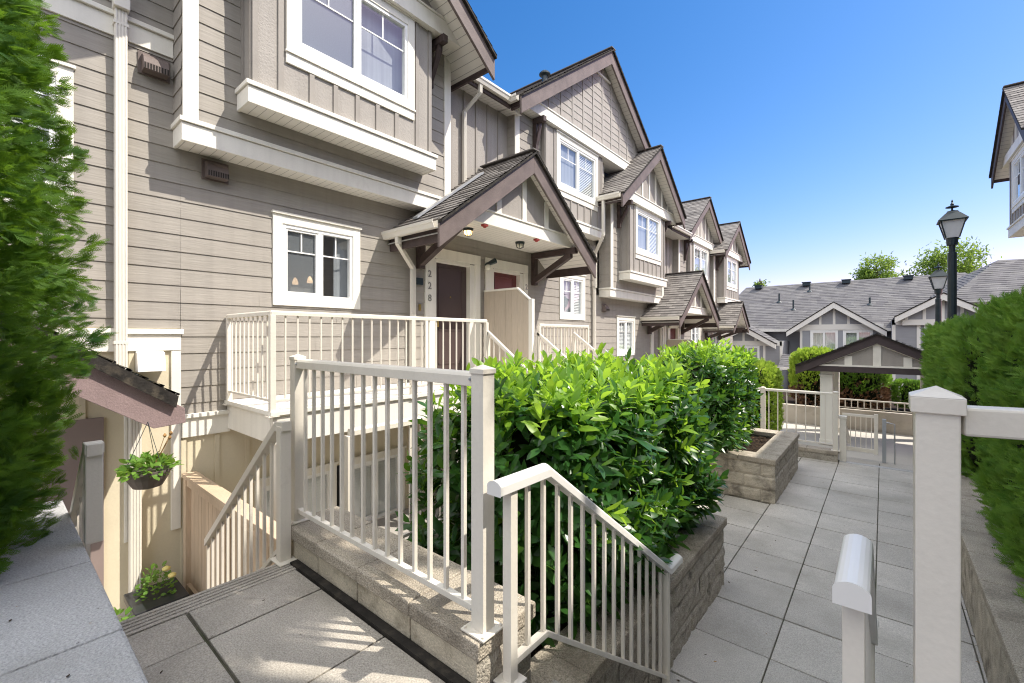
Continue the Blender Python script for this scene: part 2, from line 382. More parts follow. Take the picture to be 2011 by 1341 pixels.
# ------------------------------------------------------------------ windows / doors
def window(parent, T, a0, a1, b0, b1, tw=.12, inside='blind', grid=True, flip=False, trim=True, apron=.0, name='window', gl=None, frame_mat=None,
           trim_mat=None, depth=.30):
    """outer trim box a0..a1 x b0..b1; part 'window' = trim board, sub-parts frame, pane, blind, sill"""
    tm = trim_mat or M['trim']
    w = MB()
    i0, i1, j0, j1 = a0+tw, a1-tw, b0+tw, b1-tw
    if trim:
        w.tbox(T, a0, i0, b0, b1, -.01, .032); w.tbox(T, i1, a1, b0, b1, -.01, .032)
        w.tbox(T, i0, i1, j1, b1, -.01, .030); w.tbox(T, i0, i1, b0, j0, -.01, .030)
    win = w.build(name, tm, parent, .003)
    sl = MB()
    if trim:
        sl.tbox(T, a0-.015, a1+.015, b1+.001, b1+.03, -.01, .055)
    if apron:
        sl.tbox(T, a0, a1, b0-apron, b0-.012, -.01, .026)
        sl.tbox(T, a0-.01, a1+.01, b0-.012, b0+.014, .0, .045)
    if sl.v: pieces(sl, 'sill', tm, win)
    fr = MB(); g = .045
    fr.tbox(T, i0, i0+g, j0, j1, -.06, .018); fr.tbox(T, i1-g, i1, j0, j1, -.06, .018)
    fr.tbox(T, i0+g, i1-g, j1-g, j1, -.06, .016); fr.tbox(T, i0+g, i1-g, j0, j0+g, -.06, .016)
    mid = (i0+i1)/2 + (-.02 if flip else .02)
    fr.tbox(T, mid-.035, mid+.035, j0+g, j1-g, -.05, .012)
    # the sliding sash sits proud of the fixed one
    k0, k1 = (i0+g, mid-.035) if not flip else (mid+.035, i1-g)
    for c in ((k0, k0+.03), (k1-.03, k1)):
        fr.tbox(T, c[0], c[1], j0+g, j1-g, -.045, .004)
    fr.tbox(T, k0+.03, k1-.03, j0+g, j0+g+.03, -.045, .003); fr.tbox(T, k0+.03, k1-.03, j1-g-.03, j1-g, -.045, .003)
    if grid:
        zz = j1-(j1-j0)*.36
        for (c0, c1) in ((i0+g, mid-.035), (mid+.035, i1-g)):
            fr.tbox(T, c0, c1, zz-.009, zz+.009, -.026, -.016)
            fr.tbox(T, (c0+c1)/2-.009, (c0+c1)/2+.009, zz+.009, j1-g, -.026, -.017)
    fr.build('frame', frame_mat or M['vinyl'], win)
    p = MB(); p.quad(T(i0+g, j0+g, -.022), T(i1-g, j0+g, -.022), T(i1-g, j1-g, -.022), T(i0+g, j1-g, -.022))
    p.build('pane', gl or M['glass'], win)
    r = MB()
    dd = -depth
    r.quad(T(i0, j0, dd), T(i1, j0, dd), T(i1, j1, dd), T(i0, j1, dd))
    r.quad(T(i0, j0, -.03), T(i0, j1, -.03), T(i0, j1, dd), T(i0, j0, dd)); r.quad(T(i1, j0, -.03), T(i1, j1, -.03), T(i1, j1, dd), T(i1, j0, dd))
    r.quad(T(i0, j0, -.03), T(i1, j0, -.03), T(i1, j0, dd), T(i0, j0, dd)); r.quad(T(i0, j1, -.03), T(i1, j1, -.03), T(i1, j1, dd), T(i0, j1, dd))
    r.build('reveal', M['room'], win)
    if inside == 'blind':
        s = MB(); z = j0+.02
        while z < j1-.02:
            s.quad(T(i0+.01, z, -.045), T(i1-.01, z, -.045), T(i1-.01, z+.036, -.06), T(i0+.01, z+.036, -.06)); z += .042
        s.build('blind', M['blind'], win)
    elif inside == 'half':
        s = MB(); s.quad(T(i0, j0, -.07), T(mid, j0, -.07), T(mid, j1, -.07), T(i0, j1, -.07)); s.build('shade', M['curtain'], win)
        s = MB(); z = j0+.02
        while z < j1-.02:
            s.quad(T(mid, z, -.045), T(i1-.01, z, -.045), T(i1-.01, z+.036, -.06), T(mid, z+.036, -.06)); z += .042
        s.build('blind', M['blind'], win)
    elif inside == 'screen':
        s = MB(); c0, c1 = (i0+g, mid) if not flip else (mid, i1-g)
        s.quad(T(c0, j0+g, -.034), T(c1, j0+g, -.034), T(c1, j1-g, -.034), T(c0, j1-g, -.034)); s.build('insect_screen', M['screen'], win)
        s = MB(); s.quad(T(mid, j0, -.16), T(i1, j0, -.16), T(i1, j1, -.16), T(mid, j1, -.16)); s.build('curtain', M['curtain'], win)
    elif inside == 'kitchen':
        s = MB(); s.quad(T(i0+g, j0+g, -.034), T(mid, j0+g, -.034), T(mid, j1-g, -.034), T(i0+g, j1-g, -.034)); s.build('insect_screen', M['mesh_screen'], win)
        s = MB(); s.quad(T(i1-.22, j0, -.14), T(i1, j0, -.10), T(i1, j1, -.10), T(i1-.22, j1, -.14)); s.build('curtain', M['curtain'], win)
    elif inside == 'curtain':
        s = MB(); n = 24
        for q in range(n):
            u0, u1 = i0+(i1-i0)*q/n, i0+(i1-i0)*(q+1)/n
            s.quad(T(u0, j0, -.1-.02*(q % 2)), T(u1, j0, -.1-.02*((q+1) % 2)), T(u1, j1, -.1-.02*((q+1) % 2)), T(u0, j1, -.1-.02*(q % 2)))
        s.build('curtain', M['blind'], win)
    return win, (i0, i1, j0, j1)

def hole(a0, a1, b0, b1, tw=.12):
    return (a0+tw, a1-tw, b0+tw, b1-tw)

# ------------------------------------------------------------------ roofs
def shingles(mb, e0, e1, r0, r1, exp=.14, tab=.33, base_mi=0, lift=.014, seed=0):
    """courses of tabs on a slope: eave line e0-e1, ridge line r0-r1 (quads may taper)"""
    rnd = random.Random(seed)
    e0, e1, r0, r1 = map(Vector, (e0, e1, r0, r1))
    nrm = (e1-e0).cross(r0-e0).normalized()
    if nrm.z < 0: nrm = -nrm
    Ls = max((r0-e0).length, (r1-e1).length); n = max(2, int(Ls/exp))
    for i in range(n):
        t0, t1 = i/n, (i+1)/n
        a, b = e0.lerp(r0, t0), e1.lerp(r1, t0); c, d = e0.lerp(r0, t1), e1.lerp(r1, t1)
        Lw = (b-a).length; u = -rnd.random()*tab
        while u < Lw:
            w = tab*rnd.uniform(.6, 1.3); s0, s1 = max(0, u)/max(Lw, 1e-6), min(Lw, u+w)/max(Lw, 1e-6); u += w
            if s1-s0 < 1e-4: continue
            lf = lift*rnd.uniform(.7, 1.5); j = rnd.uniform(-.006, .006)
            sl = (c-a).normalized()*j
            p0, p1 = a.lerp(b, s0)+nrm*lf+sl, a.lerp(b, s1)+nrm*lf+sl
            q0, q1 = c.lerp(d, s0)+nrm*.002, c.lerp(d, s1)+nrm*.002
            mi = base_mi+rnd.choice((0, 0, 1, 2))
            mb.quad(p0, p1, q1, q0, mi)
            mb.quad(p0, p1, p1-nrm*(lf+.004), p0-nrm*(lf+.004), mi)

def gable_roof(parent, yc, zp, hl, hr, sl, R, Xb, wallx, zsoff, sgn=1, barge_h=.27, name='gable_roof', seed=1, mats=None, timber=None, gutter_left=True,
               eave_back=None):
    """gable facing +X (sgn=1) or -X; peak at (yc,zp); returns roof part"""
    mats = mats or SH; tim = timber or M['timber']
    rf = MB(); x0 = R+.05*sgn
    for s, h in ((-1, hl), (1, hr)):
        ye, ze = yc+s*h, zp-sl*h
        shingles(rf, (x0, ye, ze), (Xb, ye, ze), (x0, yc, zp), (Xb, yc, zp), .145, .3, 0, .014, seed+s)
        # deck under the shingles and its dark edge
        rf.prism([(x0, ye, ze-.012), (x0, yc, zp-.012), (x0, yc, zp-.05), (x0, ye, ze-.05)], (Xb-x0, 0, 0), 3)
    rf.beam((x0, yc, zp+.012), (Xb, yc, zp+.012), .22, .02, 1)
    roof = rf.build(name, mats+[M['dark']], parent)
    for s, h in ((-1, hl), (1, hr)):
        ye, ze = yc+s*h, zp-sl*h
        b = MB()
        b.prism([(R, ye, ze-.052), (R, yc, zp-.052), (R, yc, zp-.052-barge_h*1.25), (R, ye, ze-.052-barge_h*1.25)], (-.045*sgn, 0, 0))
        b.build('barge_board', tim, roof, .004)
        sf = MB()
        zo = .19
        wx = wallx-.95*sgn; sf.quad((R-.045*sgn, ye, ze-zo), (wx, ye, ze-zo), (wx, yc, zp-zo), (R-.045*sgn, yc, zp-zo))
        sf.build('rake_soffit', M['soffit'], roof)
        # eave fascia along X
        f = MB(); f.box(R-.05*sgn, eave_back if eave_back is not None and s < 0 else Xb, ye-.02*s, ye-.06*s, ze-.23, ze-.05)
        f.build('fascia', M['timber_shaded'], roof)
    if gutter_left:
        ye, ze = yc-hl, zp-sl*hl
        gutter(roof, (R-.06*sgn, ye-.055, ze-.02), (Xb if eave_back is None else eave_back, ye-.055, ze-.02))
    return roof

def gutter(parent, p, q):
    """K-style gutter from p to q, open top"""
    p, q = Vector(p), Vector(q); d = (q-p).normalized(); side = Vector((-d.y, d.x, 0))
    # profile in (side, z), house side at -s
    for sg in (1,):
        prof = [(-.05, .01), (-.05, -.105), (.025, -.105), (.045, -.05), (.06, -.03), (.06, .01), (.052, .01), (.052, -.026), (.035, -.05), (.02, -.095), (-.042, -.095), (-.042, .01)]
    g = MB(); g.prism([p+side*a+Vector((0, 0, b)) for a, b in prof], q-p)
    return g.build('gutter', M['gutter'], parent)

def downspout(parent, x, pts, w=.085, dp=.06, name='downspout'):
    """rectangular pipe through points (x,y,z)"""
    g = MB()
    for a, b in zip(pts[:-1], pts[1:]):
        a, b = Vector(a), Vector(b)
        d = (b-a).normalized()
        if abs(d.z) > .95:
            z0, z1 = min(a.z, b.z), max(a.z, b.z)
            # ribbed front
            g.box(a.x-dp/2, a.x+dp/2, a.y-w/2, a.y+w/2, z0, z1)
            for k in range(4):
                yy = a.y-w/2+w*(k+.5)/4
                g.box(a.x+dp/2, a.x+dp/2+.006, yy-w*.07, yy+w*.07, z0, z1)
        else:
            g.tube([a-d*.02, b+d*.02], w*.56, 4)
    o = g.build(name, M['gutter'], parent, .004)
    return o

def bracket(parent, x0, x1, y, ztop, drop, w=.11):
    s = 1 if x1 > x0 else -1
    g = MB()
    g.box(x0, x0+.10*s, y-w/2, y+w/2, ztop-drop, ztop-.12)
    g.box(x0, x1, y-w/2-.003, y+w/2+.003, ztop-.12, ztop)
    g.beam((x0+.06*s, y, ztop-drop+.10), (x1-.12*s, y, ztop-.13), w*.9, .14)
    return g.build('bracket', M['timber_shaded'], parent, .006)

# ------------------------------------------------------------------ townhouses
F, U, BX, BC = -6.14, -5.79, -5.50, -5.44

def beltbox(parent, x0, x1, y0, y1, z0, z1, name, face=.05):
    """projecting white boxed trim with a cap and beaded soffit"""
    g = MB()
    g.box(x1-.03, x1, y0, y1, z0, z1-.055); g.box(x0, x1-.03, y0, y0+.03, z0, z1-.055); g.box(x0, x1-.03, y1-.03, y1, z0, z1-.055)
    g.box(x0, x1+.022, y0-.022, y1+.022, z1-.05, z1)
    g.box(x0, x1-.002, y0+.002, y1-.002, z0+.02, z0+.03)
    o = g.build(name, M['trim'], parent, .003)
    s = MB(); s.quad((x0, y0+.03, z0+.008), (x1-.03, y0+.03, z0+.008), (x1-.03, y1-.03, z0+.008), (x0, y1-.03, z0+.008))
    s.build('soffit', M['soffit'], o)
    return o

def bay(parent, y0, y1, zc, zt, wy0, wy1, wz0, wz1, xb, xw, inside, nb, T=None, flip=False, left_w=.35):
    """board-and-batten box bay: cap height zc, top zt"""
    T = T or TX(xb); g = MB()
    hs = [hole(wy0, wy1, wz0, wz1)]
    panel(g, T, y0, y1, zc, zt, hs)
    p = T(0, 0, 0)[0]
    for y, s in ((y0, -1), (y1, 1)):
        g.quad((p, y, zc), (xw, y, zc), (xw, y, zt), (p, y, zt))
    o = g.build('bay', M['panel'], parent)
    b = MB()
    w = .06
    battens(b, T, [y0+w/2, y1-w/2, wy0-.06, wy1+.06], zc, zt, w)
    n = nb
    battens(b, T, [wy0+(wy1-wy0)*(i+.0)/n for i in range(1, n)], zc, wz0-.15, w)
    for y, s in ((y0, -1), (y1, 1)):
        ty = TYm(y) if s < 0 else TYp(y)
        lo, hi = sorted((p, xw))
        battens(b, ty, [lo+.035, hi-.035], zc, zt, w)
    pieces(b, 'batten', M['batten'], o)
    window(parent, T, wy0, wy1, wz0, wz1, inside=inside, flip=flip, apron=.14)
    return o

def gable_front(parent, xg, yc, zb, zp_in, hl, hr, sl, bat, mat_in=None, frieze_x=None, fz=(0, 0), fy=(0, 0), bw=.09, shingle=False):
    """infill wall + white battens + frieze beam"""
    hl2 = yc-fy[0] if frieze_x is not None else 0; hr2 = fy[1]-yc if frieze_x is not None else 0
    g = MB()
    g.prism([(xg, yc-hl, zp_in-sl*hl), (xg, yc, zp_in), (xg, yc+hr, zp_in-sl*hr), (xg, yc+hr, zb), (xg, yc-hl, zb)], (-.04, 0, 0))
    o = g.build('gable_wall', mat_in or M['panel'], parent)
    b = MB()
    for y in bat:
        zt = zp_in-sl*abs(y-yc)-.02
        if zt > zb: b.box(xg-.002, xg+.022, y-bw/2, y+bw/2, zb, zt)
    pieces(b, 'gable_batten', M['trim'] if not shingle else M['panel'], o, .002)
    if shingle:
        s = MB(); z = zb+.1; k = 0
        edges = [yc-hl]+list(bat)+[yc+hr]
        while z < zp_in-.15:
            for e0, e1 in zip(edges[:-1], edges[1:]):
                y = e0+bw/2
                while y < e1-bw/2-.02:
                    wdt = random.uniform(.09, .2); y2 = min(y+wdt, e1-bw/2)
                    ym = (y+y2)/2
                    if zp_in-sl*abs(ym-yc)-.05 > z+.17:
                        dz = random.uniform(-.006, .006)
                        s.quad((xg+.014, y+.002, z+dz), (xg+.014, y2-.002, z+dz), (xg+.003, y2-.002, z+.19), (xg+.003, y+.002, z+.19))
                        s.quad((xg+.014, y+.002, z+dz), (xg+.014, y2-.002, z+dz), (xg, y2-.002, z+dz), (xg, y+.002, z+dz))
                    y = y2
            z += .178
        s.build('wall_shingles', M['panel'], o)
    if frieze_x is not None:
        zr = zp_in+.02
        e = lambda z, s, h: yc+s*min(h, (zr-z)/sl)
        f = MB()
        f.prism([(frieze_x, e(fz[0], -1, hl2), fz[0]), (frieze_x, e(fz[0], 1, hr2), fz[0]), (frieze_x, e(fz[1], 1, hr2), fz[1]), (frieze_x, e(fz[1], -1, hl2), fz[1])], (xg-.1-frieze_x, 0, 0))
        f.box(xg-.1, frieze_x+.02, e(fz[1]+.03, -1, hl2), e(fz[1]+.03, 1, hr2), fz[1]+.001, fz[1]+.03)
        f.build('frieze_beam', M['trim'], parent, .003)
    return o

def vent_hood(parent, y, z, w=.24):
    g = MB(); x = F+.012
    prof = [(x, z+.1), (x+.05, z+.095), (x+.10, z+.05), (x+.13, z-.02), (x+.13, z-.09), (x, z-.09)]
    g.prism([(a, y-w/2, b) for a, b in prof], (0, w, 0))
    g.box(x-.002, x+.012, y-w/2-.03, y+w/2+.03, z-.11, z+.13)
    o = g.build('vent_hood', M['timber'], parent, .004)
    s = MB()
    for k in range(9):
        yy = y-w/2+w*(k+.5)/9; s.box(x+.129, x+.133, yy-.006, yy+.006, z-.085, z-.025)
    s.build('vent_grille', M['dark'], o)

def house_type1(y, dz, gab, label, ylo, yhi, A=False, first='screen', low='blind', ztop=6.0):
    """single projecting gable with a box bay; y shifts, dz drops"""
    t = thing('townhouse', label, 'townhouse', (F, y+3.28, -1.62+dz), 'townhouses in the row')
    yy = lambda v: v+y
    zz = lambda v: v+dz
    R, zp, hl, hr, sl = gab
    # lower wall
    kw = (yy(2.42), yy(3.68), zz(1.69), zz(2.90))
    hs = [hole(*kw)]
    wl = MB()
    if A:
        lw = (-.35, .56, 2.62, 3.91)
        d1 = (5.15, 6.16, .5, 2.66)
        siding(wl, TX(F), 1.43, 6.42, .36, 3.45, hs+[d1])
        siding(wl, TX(F), -3.5, 1.43, 1.37, 7.2, [hole(*lw)])
        siding(wl, TX(F), -3.5, 1.43, .30, 1.37, [(-3.5, 1.43, .3, 1.37)])
        cp = MB()
        panel(cp, TX(F), -3.5, 1.43, -1.75, 1.37, []); panel(cp, TX(F), 1.43, 6.42, -1.75, .36, [(2.2, 4.5, -1.6, -.62)])
        battens(cp, TX(F), [1.46, 1.79, 2.12, 4.6, 5.2, 5.8], -1.75, .1, .05, .018)
        battens(cp, TX(F), [.62, 1.0], -1.75, 1.2, .05, .018)
        w = wl.build('lower_wall', M['siding'], t)
        cp.build('basement_wall', M['cream'], t)
    else:
        siding(wl, TX(F), ylo, yhi, zz(-.5), zz(3.45), hs)
        w = wl.build('lower_wall', M['siding'], t)
    window(t, TX(F), *kw, inside='kitchen' if A else low, apron=.0, depth=1.2 if A else .3)
    # upper wall
    z0, zt = zz(3.40), zz(6.12)
    u0, u1 = yy(1.37), yy(5.21)
    up = MB()
    bayh = (yy(1.95), yy(4.55), zz(4.0), zz(6.3))
    siding(up, TX(U), u0+.13, u1-.13, zz(3.64), zt, [bayh])
    siding(up, TYm(u0), F, U, zz(3.64), zt, joints=False)
    siding(up, TYp(u1), F, U, zz(3.64), zt, joints=False)
    uw = up.build('upper_wall', M['siding'], t)
    cb = MB()
    for a0, a1 in ((u0-.005, u0+.14), (u1-.14, u1+.005)):
        cb.box(U, U+.024, a0, a1, zz(3.65), zt)
    pieces(cb, 'corner_board', M['trim'], uw, .002)
    beltbox(t, F, U+.005, u0-.01, u1-.15 if A else u1, z0, zz(3.655), 'belt_trim')
    # bay
    beltbox(t, U-.02, BC, yy(1.89), yy(4.61), zz(3.91), zz(4.155), 'bay_base')
    bay(t, yy(1.95), yy(4.55), zz(4.155), zt, yy(2.32), yy(4.21), zz(4.71), zz(6.085), BX, U, first, 6)
    # gable
    zb = zz(6.10)
    gi = zp-.20
    gable_front(t, BX+.02, y+3.27, zb+.25, gi, min(hl, (gi-zb-.25)/sl), min(hr, (gi-zb-.25)/sl), sl, [y+3.27+k*.5 for k in (-3, -2, -1, 0, 1, 2, 3)], None,
                BX+.11, (zb, zb+.25), (yy(3.27)-hl+.2, yy(5.35)))
    sf = MB(); sf.quad((-6.4, yy(3.27)-hl+.06, zb+.012), (BX+.1, yy(3.27)-hl+.06, zb+.012), (BX+.1, yy(3.27)+hr-.03, zb+.012), (-6.4, yy(3.27)+hr-.03, zb+.012))
    sf.build('gable_soffit', M['soffit'], t)
    gable_roof(t, y+3.27, zp, hl, hr, sl, R, -9.2, BX+.02, zb, seed=int(y*3)+5)
    for yb in (yy(1.80), yy(4.72)):
        bracket(t, U+.005, BX+.16, yb, zb-.005, .72, .09)
    return t

def house_type2(y, dz, gab, label, ylo, yhi, shing=True):
    t = thing('townhouse', label, 'townhouse', (F, y+9.6, -1.62+dz), 'townhouses in the row')
    yy = lambda v: v+y
    zz = lambda v: v+dz
    X2 = -5.85
    R, yc, zp, hl, hr, sl = gab
    kw = (yy(9.13), yy(10.34), zz(1.70), zz(2.88))
    wl = MB(); d1 = (yy(6.68), yy(7.69), zz(.5), zz(2.66))
    siding(wl, TX(F), ylo, yhi, zz(.36), zz(3.95), [hole(*kw), d1])
    wl.build('lower_wall', M['siding'], t)
    cp = MB(); panel(cp, TX(F), ylo, yhi, zz(-1.75), zz(.36)); cp.build('basement_wall', M['cream'], t)
    window(t, TX(F), *kw, inside='half')
    # recessed board-and-batten wall between the gables
    rw = MB(); xr = -6.17
    panel(rw, TX(xr), yy(5.21), yy(7.22), zz(3.4), zz(6.1))
    ro = rw.build('recessed_wall', M['panel'], t)
    b = MB(); battens(b, TX(xr), [yy(5.25)+.33*i for i in range(7)], zz(3.4), zz(6.1), .045, .02); pieces(b, 'batten', M['batten'], ro)
    # upper wall with corner board then bay box
    xu = -5.97; zt = zz(6.1)
    up = MB()
    siding(up, TX(xu), yy(7.2)+.13, yy(8.14), zz(3.9), zt, joints=False); siding(up, TYm(yy(7.2)), xr, xu, zz(3.9), zt, joints=False)
    uw = up.build('upper_wall', M['siding'], t)
    up = MB(); siding(up, TX(xu), yy(10.75), yy(11.1), zz(3.9), zt, joints=False); up.build('upper_wall', M['siding'], t)
    cb = MB(); cb.box(xu, xu+.024, yy(7.2)-.004, yy(7.2)+.14, zz(3.9), zt); cb.build('corner_board', M['trim'], uw)
    beltbox(t, F, X2+.05, yy(8.09), yy(10.80), zz(3.91), zz(4.15), 'bay_base')
    bay(t, yy(8.13), yy(10.77), zz(4.15), zt, yy(8.56), yy(10.50), zz(4.74), zz(6.06), X2, xr, 'half', 6)
    bb = MB(); battens(bb, TX(X2), [yy(10.63)], zz(4.15), zt); bb.build('batten', M['batten'], uw)
    zb = zz(6.12) if shing else zz(6.08); gi = zp-.2
    hb = (gi-zb-.25)/sl
    bat = [yc+k*.50 for k in range(-7, 8)]
    gable_front(t, X2+.02, yc, zb+.25, gi, min(hl, hb), min(hr, hb), sl, bat, None, X2+.10, (zb, zb+.25), (yc-min(hl, hb)-.35, yc+min(hr, hb)+.35), .07 if shing else .09, shing)
    sf = MB(); sf.quad((xr-.1, yc-hl+.06, zb-.01), (X2+.09, yc-hl+.06, zb-.01), (X2+.09, yc+hr-.06, zb-.01), (xr-.1, yc+hr-.06, zb-.01)); sf.build('gable_soffit', M['soffit'], t)
    if shing:
        tr = MB(); tr.box(X2+.03, X2+.06, yc-.42, yc+.42, gi-.62*sl, gi-.62*sl+.05); tr.build('peak_trim', M['trim'], t)
    gable_roof(t, yc, zp, hl, hr, sl, R, -9.2, X2+.02, zb, seed=int(y)+33, eave_back=R-.30)
    bracket(t, xu+.01, X2+.20, yy(7.86), zb-.02, .8, .10)
    # eave over the recess: sloped soffit, fascia, gutter running back to the next gable
    xe = R-.32 if shing else R-.05; ye0, ye1 = yy(5.35), yc-hl; zl = 6.13 if shing else 6.13-.08
    e = MB(); e.quad((xr, yy(5.0), zz(5.99)), (xe, yy(5.0), zz(5.95)), (xe, yy(7.3), zz(5.95)), (xr, yy(7.3), zz(5.99))); eo = e.build('eave_soffit', M['soffit'], t)
    f = MB(); f.box(xe-.02, xe+.02, ye0, ye1+.02, zz(5.94), zz(6.07)); f.build('fascia', M['timber_shaded'], eo)
    gutter(eo, (xe+.07, ye1-.0, zz(6.12)), (xe+.07, ye0, zz(6.12)))
    e = MB(); shingles(e, (xe, ye0-.3, zz(6.12)), (xe, ye1+.8, zz(6.12)), (-8.5, ye0-.3, zz(7.6)), (-8.5, ye1+.8, zz(7.6)), .145, .3, 0, .014, 77); e.build('eave_roof', SH, eo)
    return t

HA = house_type1(0, 0, (-5.0, 7.66, 2.3, 2.24, .75), 'nearest townhouse, with the number 228 door, kitchen window and big white boxed bay', -3.5, 6.42, A=True)
HB = house_type2(0, 0, (-5.53, 10.75, 8.93, 3.86, 3.7, .725), 'second townhouse from the front, whose tall gable is faced with wall shingles', 6.42, 10.95)
HC = house_type1(9.77, -1.02, (-5.11, 6.97, 2.52, 2.15, .785), 'third townhouse, small dormer gable over a narrow window set left of the second entry canopy', 10.95, 16.2, first='half')
HD = house_type2(9.75, -1.02, (-5.50, 19.3, 7.02, 2.4, 2.5, .75), 'fourth townhouse, gable rising behind the second entry canopy', 16.2, 20.75, False)
HE = house_type1(19.5, -1.12, (-5.17, 6.64, 2.25, 2.25, .72), 'farthest townhouse in the row, end gable with moss at its peak', 20.75, 25.6, first='half')

# ------ extra parts of the nearest house
def nearest_house_parts(t):
    g = MB()      # white belt high on the left
    g.box(F, F+.03, -3.5, 1.36, 4.40, 4.60); g.box(F, F+.06, -3.5, 1.36, 4.602, 4.65); g.build('high_belt', M['trim'], t, .003)
    window(t, TX(F), -.35, .56, 2.62, 3.91, inside='blind', apron=.12)
    # trimmed cream utility panel at the basement entry
    g = MB()
    g.box(F, F+.035, -3.0, 1.43, 1.12, 1.30); g.box(F, F+.06, -3.0, 1.45, 1.302, 1.36)
    g.box(F, F+.030, 1.34, 1.43, -.9, 1.118); g.box(F, F+.02, .94, .97, -.9, 1.118)
    g.build('panel_trim', M['trim'], t, .003)
    g = MB()
    g.box(F, F+.04, 1.435, 1.92, .12, .34); g.box(F, F+.07, 1.435, 1.92, .342, .385); g.build('deck_belt', M['trim'], t, .003)
    g = MB()
    g.prism([(F+.01, 1.03, 1.12), (F+.10, 1.03, 1.10), (F+.15, 1.03, .90), (F+.01, 1.03, .90)], (0, .24, 0))
    g.build('box_vent', M['rail_white'], t, .006)
    vent_hood(t, 1.19, 4.22, .22); vent_hood(t, 1.77, 3.24, .22)
    # long downspout with leader head and corrugated boot
    ds = downspout(t, 0, [(F+.07, .905, 4.66), (F+.07, .905, .93)], .10, .07)
    g = MB()
    for k in range(7):
        x = F+.09+.005*k; yv = .95+.055*k; z = .90-.045*k
        g.box(x-.05, x+.05, yv-.035, yv+.035, z-.035, z+.03)
    g.build('corrugated_boot', M['black'], ds, .01)
    g = MB(); g.box(F+.03, F+.15, .84, .97, 4.66, 4.80); g.beam((F+.09, .905, 4.75), (F+.30, .95, 5.3), .11, .14); g.build('leader', M['gutter'], ds, .006)
    for z in (4.5, 1.2):
        g = MB(); g.box(F, F+.112, .845, .965, z, z+.03); g.build('pipe_strap', M['gutter'], ds)
    downspout(t, 0, [(F+.07, 1.02, .45), (F+.07, 1.02, -1.62)], .10, .07)
    # recess downspout hanging from the gutter
    downspout(t, 0, [(-5.80, 5.98, 6.05), (-5.80, 5.98, 5.85), (-6.10, 5.86, 5.55), (-6.10, 5.86, 4.05)], .07, .055)
    # doors
    door(t, 5.15, 6.16, .5, 2.66, M['door_brown'], '228', 5.02)
    # deck window
    window(t, TX(F), 2.2, 3.3, -1.68, -.58, inside='blind', grid=False, tw=.08)
    window(t, TX(F), 3.4, 4.5, -1.68, -.58, inside='blind', grid=False, tw=.08)
    # interior glimpsed in the kitchen window: dark room and two pendant lamps
    for py, pz in ((2.850, 2.020), (3.060, 2.060)):
        g = MB(); g.lathe((F-.30, py, pz), [(.040, 0), (.038, .035), (.026, .075), (.010, .095), (.004, .10)], 14); l = g.build('pendant_lamp', M['lit'], t, smooth=True)
    # doorbell and small box
    g = MB(); g.box(F+.012, F+.03, 4.80, 4.84, 1.72, 1.83); g.build('doorbell', M['brass'], t)
    g = MB(); g.box(F+.012, F+.06, 4.72, 4.86, 2.16, 2.28); g.build('intercom_box', M['black'], t, .004)
    # basement entry door under the side canopy
    g = MB(); g.box(F, F+.03, -.25, .78, -1.62, .45); g.build('basement_door', mat('plum_door', (.26, .205, .19), .5, .06, 3), t)

def text(parent, s, x, y, z, size, m, vertical=True, name='house_number'):
    for i, ch in enumerate(s):
        cu = bpy.data.curves.new('tmp', 'FONT'); cu.body = ch; cu.size = size; cu.extrude = .006; cu.align_x = 'CENTER'
        to = bpy.data.objects.new('tmp', cu); COL.objects.link(to)
        dg = bpy.context.evaluated_depsgraph_get()
        me = bpy.data.meshes.new_from_object(to.evaluated_get(dg))
        bpy.data.objects.remove(to)
        mx = Matrix(((0, 0, 1, 0), (1, 0, 0, 0), (0, 1, 0, 0), (0, 0, 0, 1)))
        org = ORG[parent.name]
        me.transform(Matrix.Translation(Vector((x, y, z-i*size*1.25))-org) @ mx)
        me.materials.clear(); me.materials.append(m)
        o = bpy.data.objects.new(name, me); COL.objects.link(o); o.parent = parent; ORG[o.name] = org

def door(t, a0, a1, b0, b1, m, num, ny):
    T = TX(F)
    g = MB()
    g.tbox(T, a0-.22, a0, b0, b1+.02, -.01, .04); g.tbox(T, a1, a1+.14, b0, b1+.02, -.01, .04); g.tbox(T, a0-.22, a1+.14, b1+.022, b1+.2, -.01, .045)
    # deep white jamb
    g.tbox(T, a0, a0+.04, b0, b1, -.14, .02); g.tbox(T, a1-.13, a1, b0, b1, -.14, .02); g.tbox(T, a0+.04, a1-.13, b1-.04, b1+.02, -.14, .018)
    d = g.build('door_frame', M['trim'], t, .003)
    l = MB(); x0, x1 = a0+.04, a1-.13
    l.tbox(T, x0, x1, b0, b1-.04, -.13, -.08)
    for q0, q1 in ((.12, .42), (.5, .95)):
        z0, z1 = b0+(b1-b0)*q0, b0+(b1-b0)*q1
        for (c0, c1, e0, e1) in ((x0+.12, x1-.12, z0, z0+.025), (x0+.12, x1-.12, z1-.025, z1), (x0+.12, x0+.145, z0, z1), (x1-.145, x1-.12, z0, z1)):
            l.tbox(T, c0, c1, e0, e1, -.08, -.068)
    lo = l.build('door', m, d, .003)
    k = MB(); k.lathe(T((x0+x1)/2, b0+1.5, -.075), [(.012, 0), (.012, .02)], 10); k.build('peephole', M['brass'], d)
    k = MB(); k.tbox(T, x0+.06, x0+.1, b0+.95, b0+1.1, -.08, -.03); k.build('door_handle', M['brass'], d)
    text(t, num, F+.042, ny, 2.32, .17, M['number'])

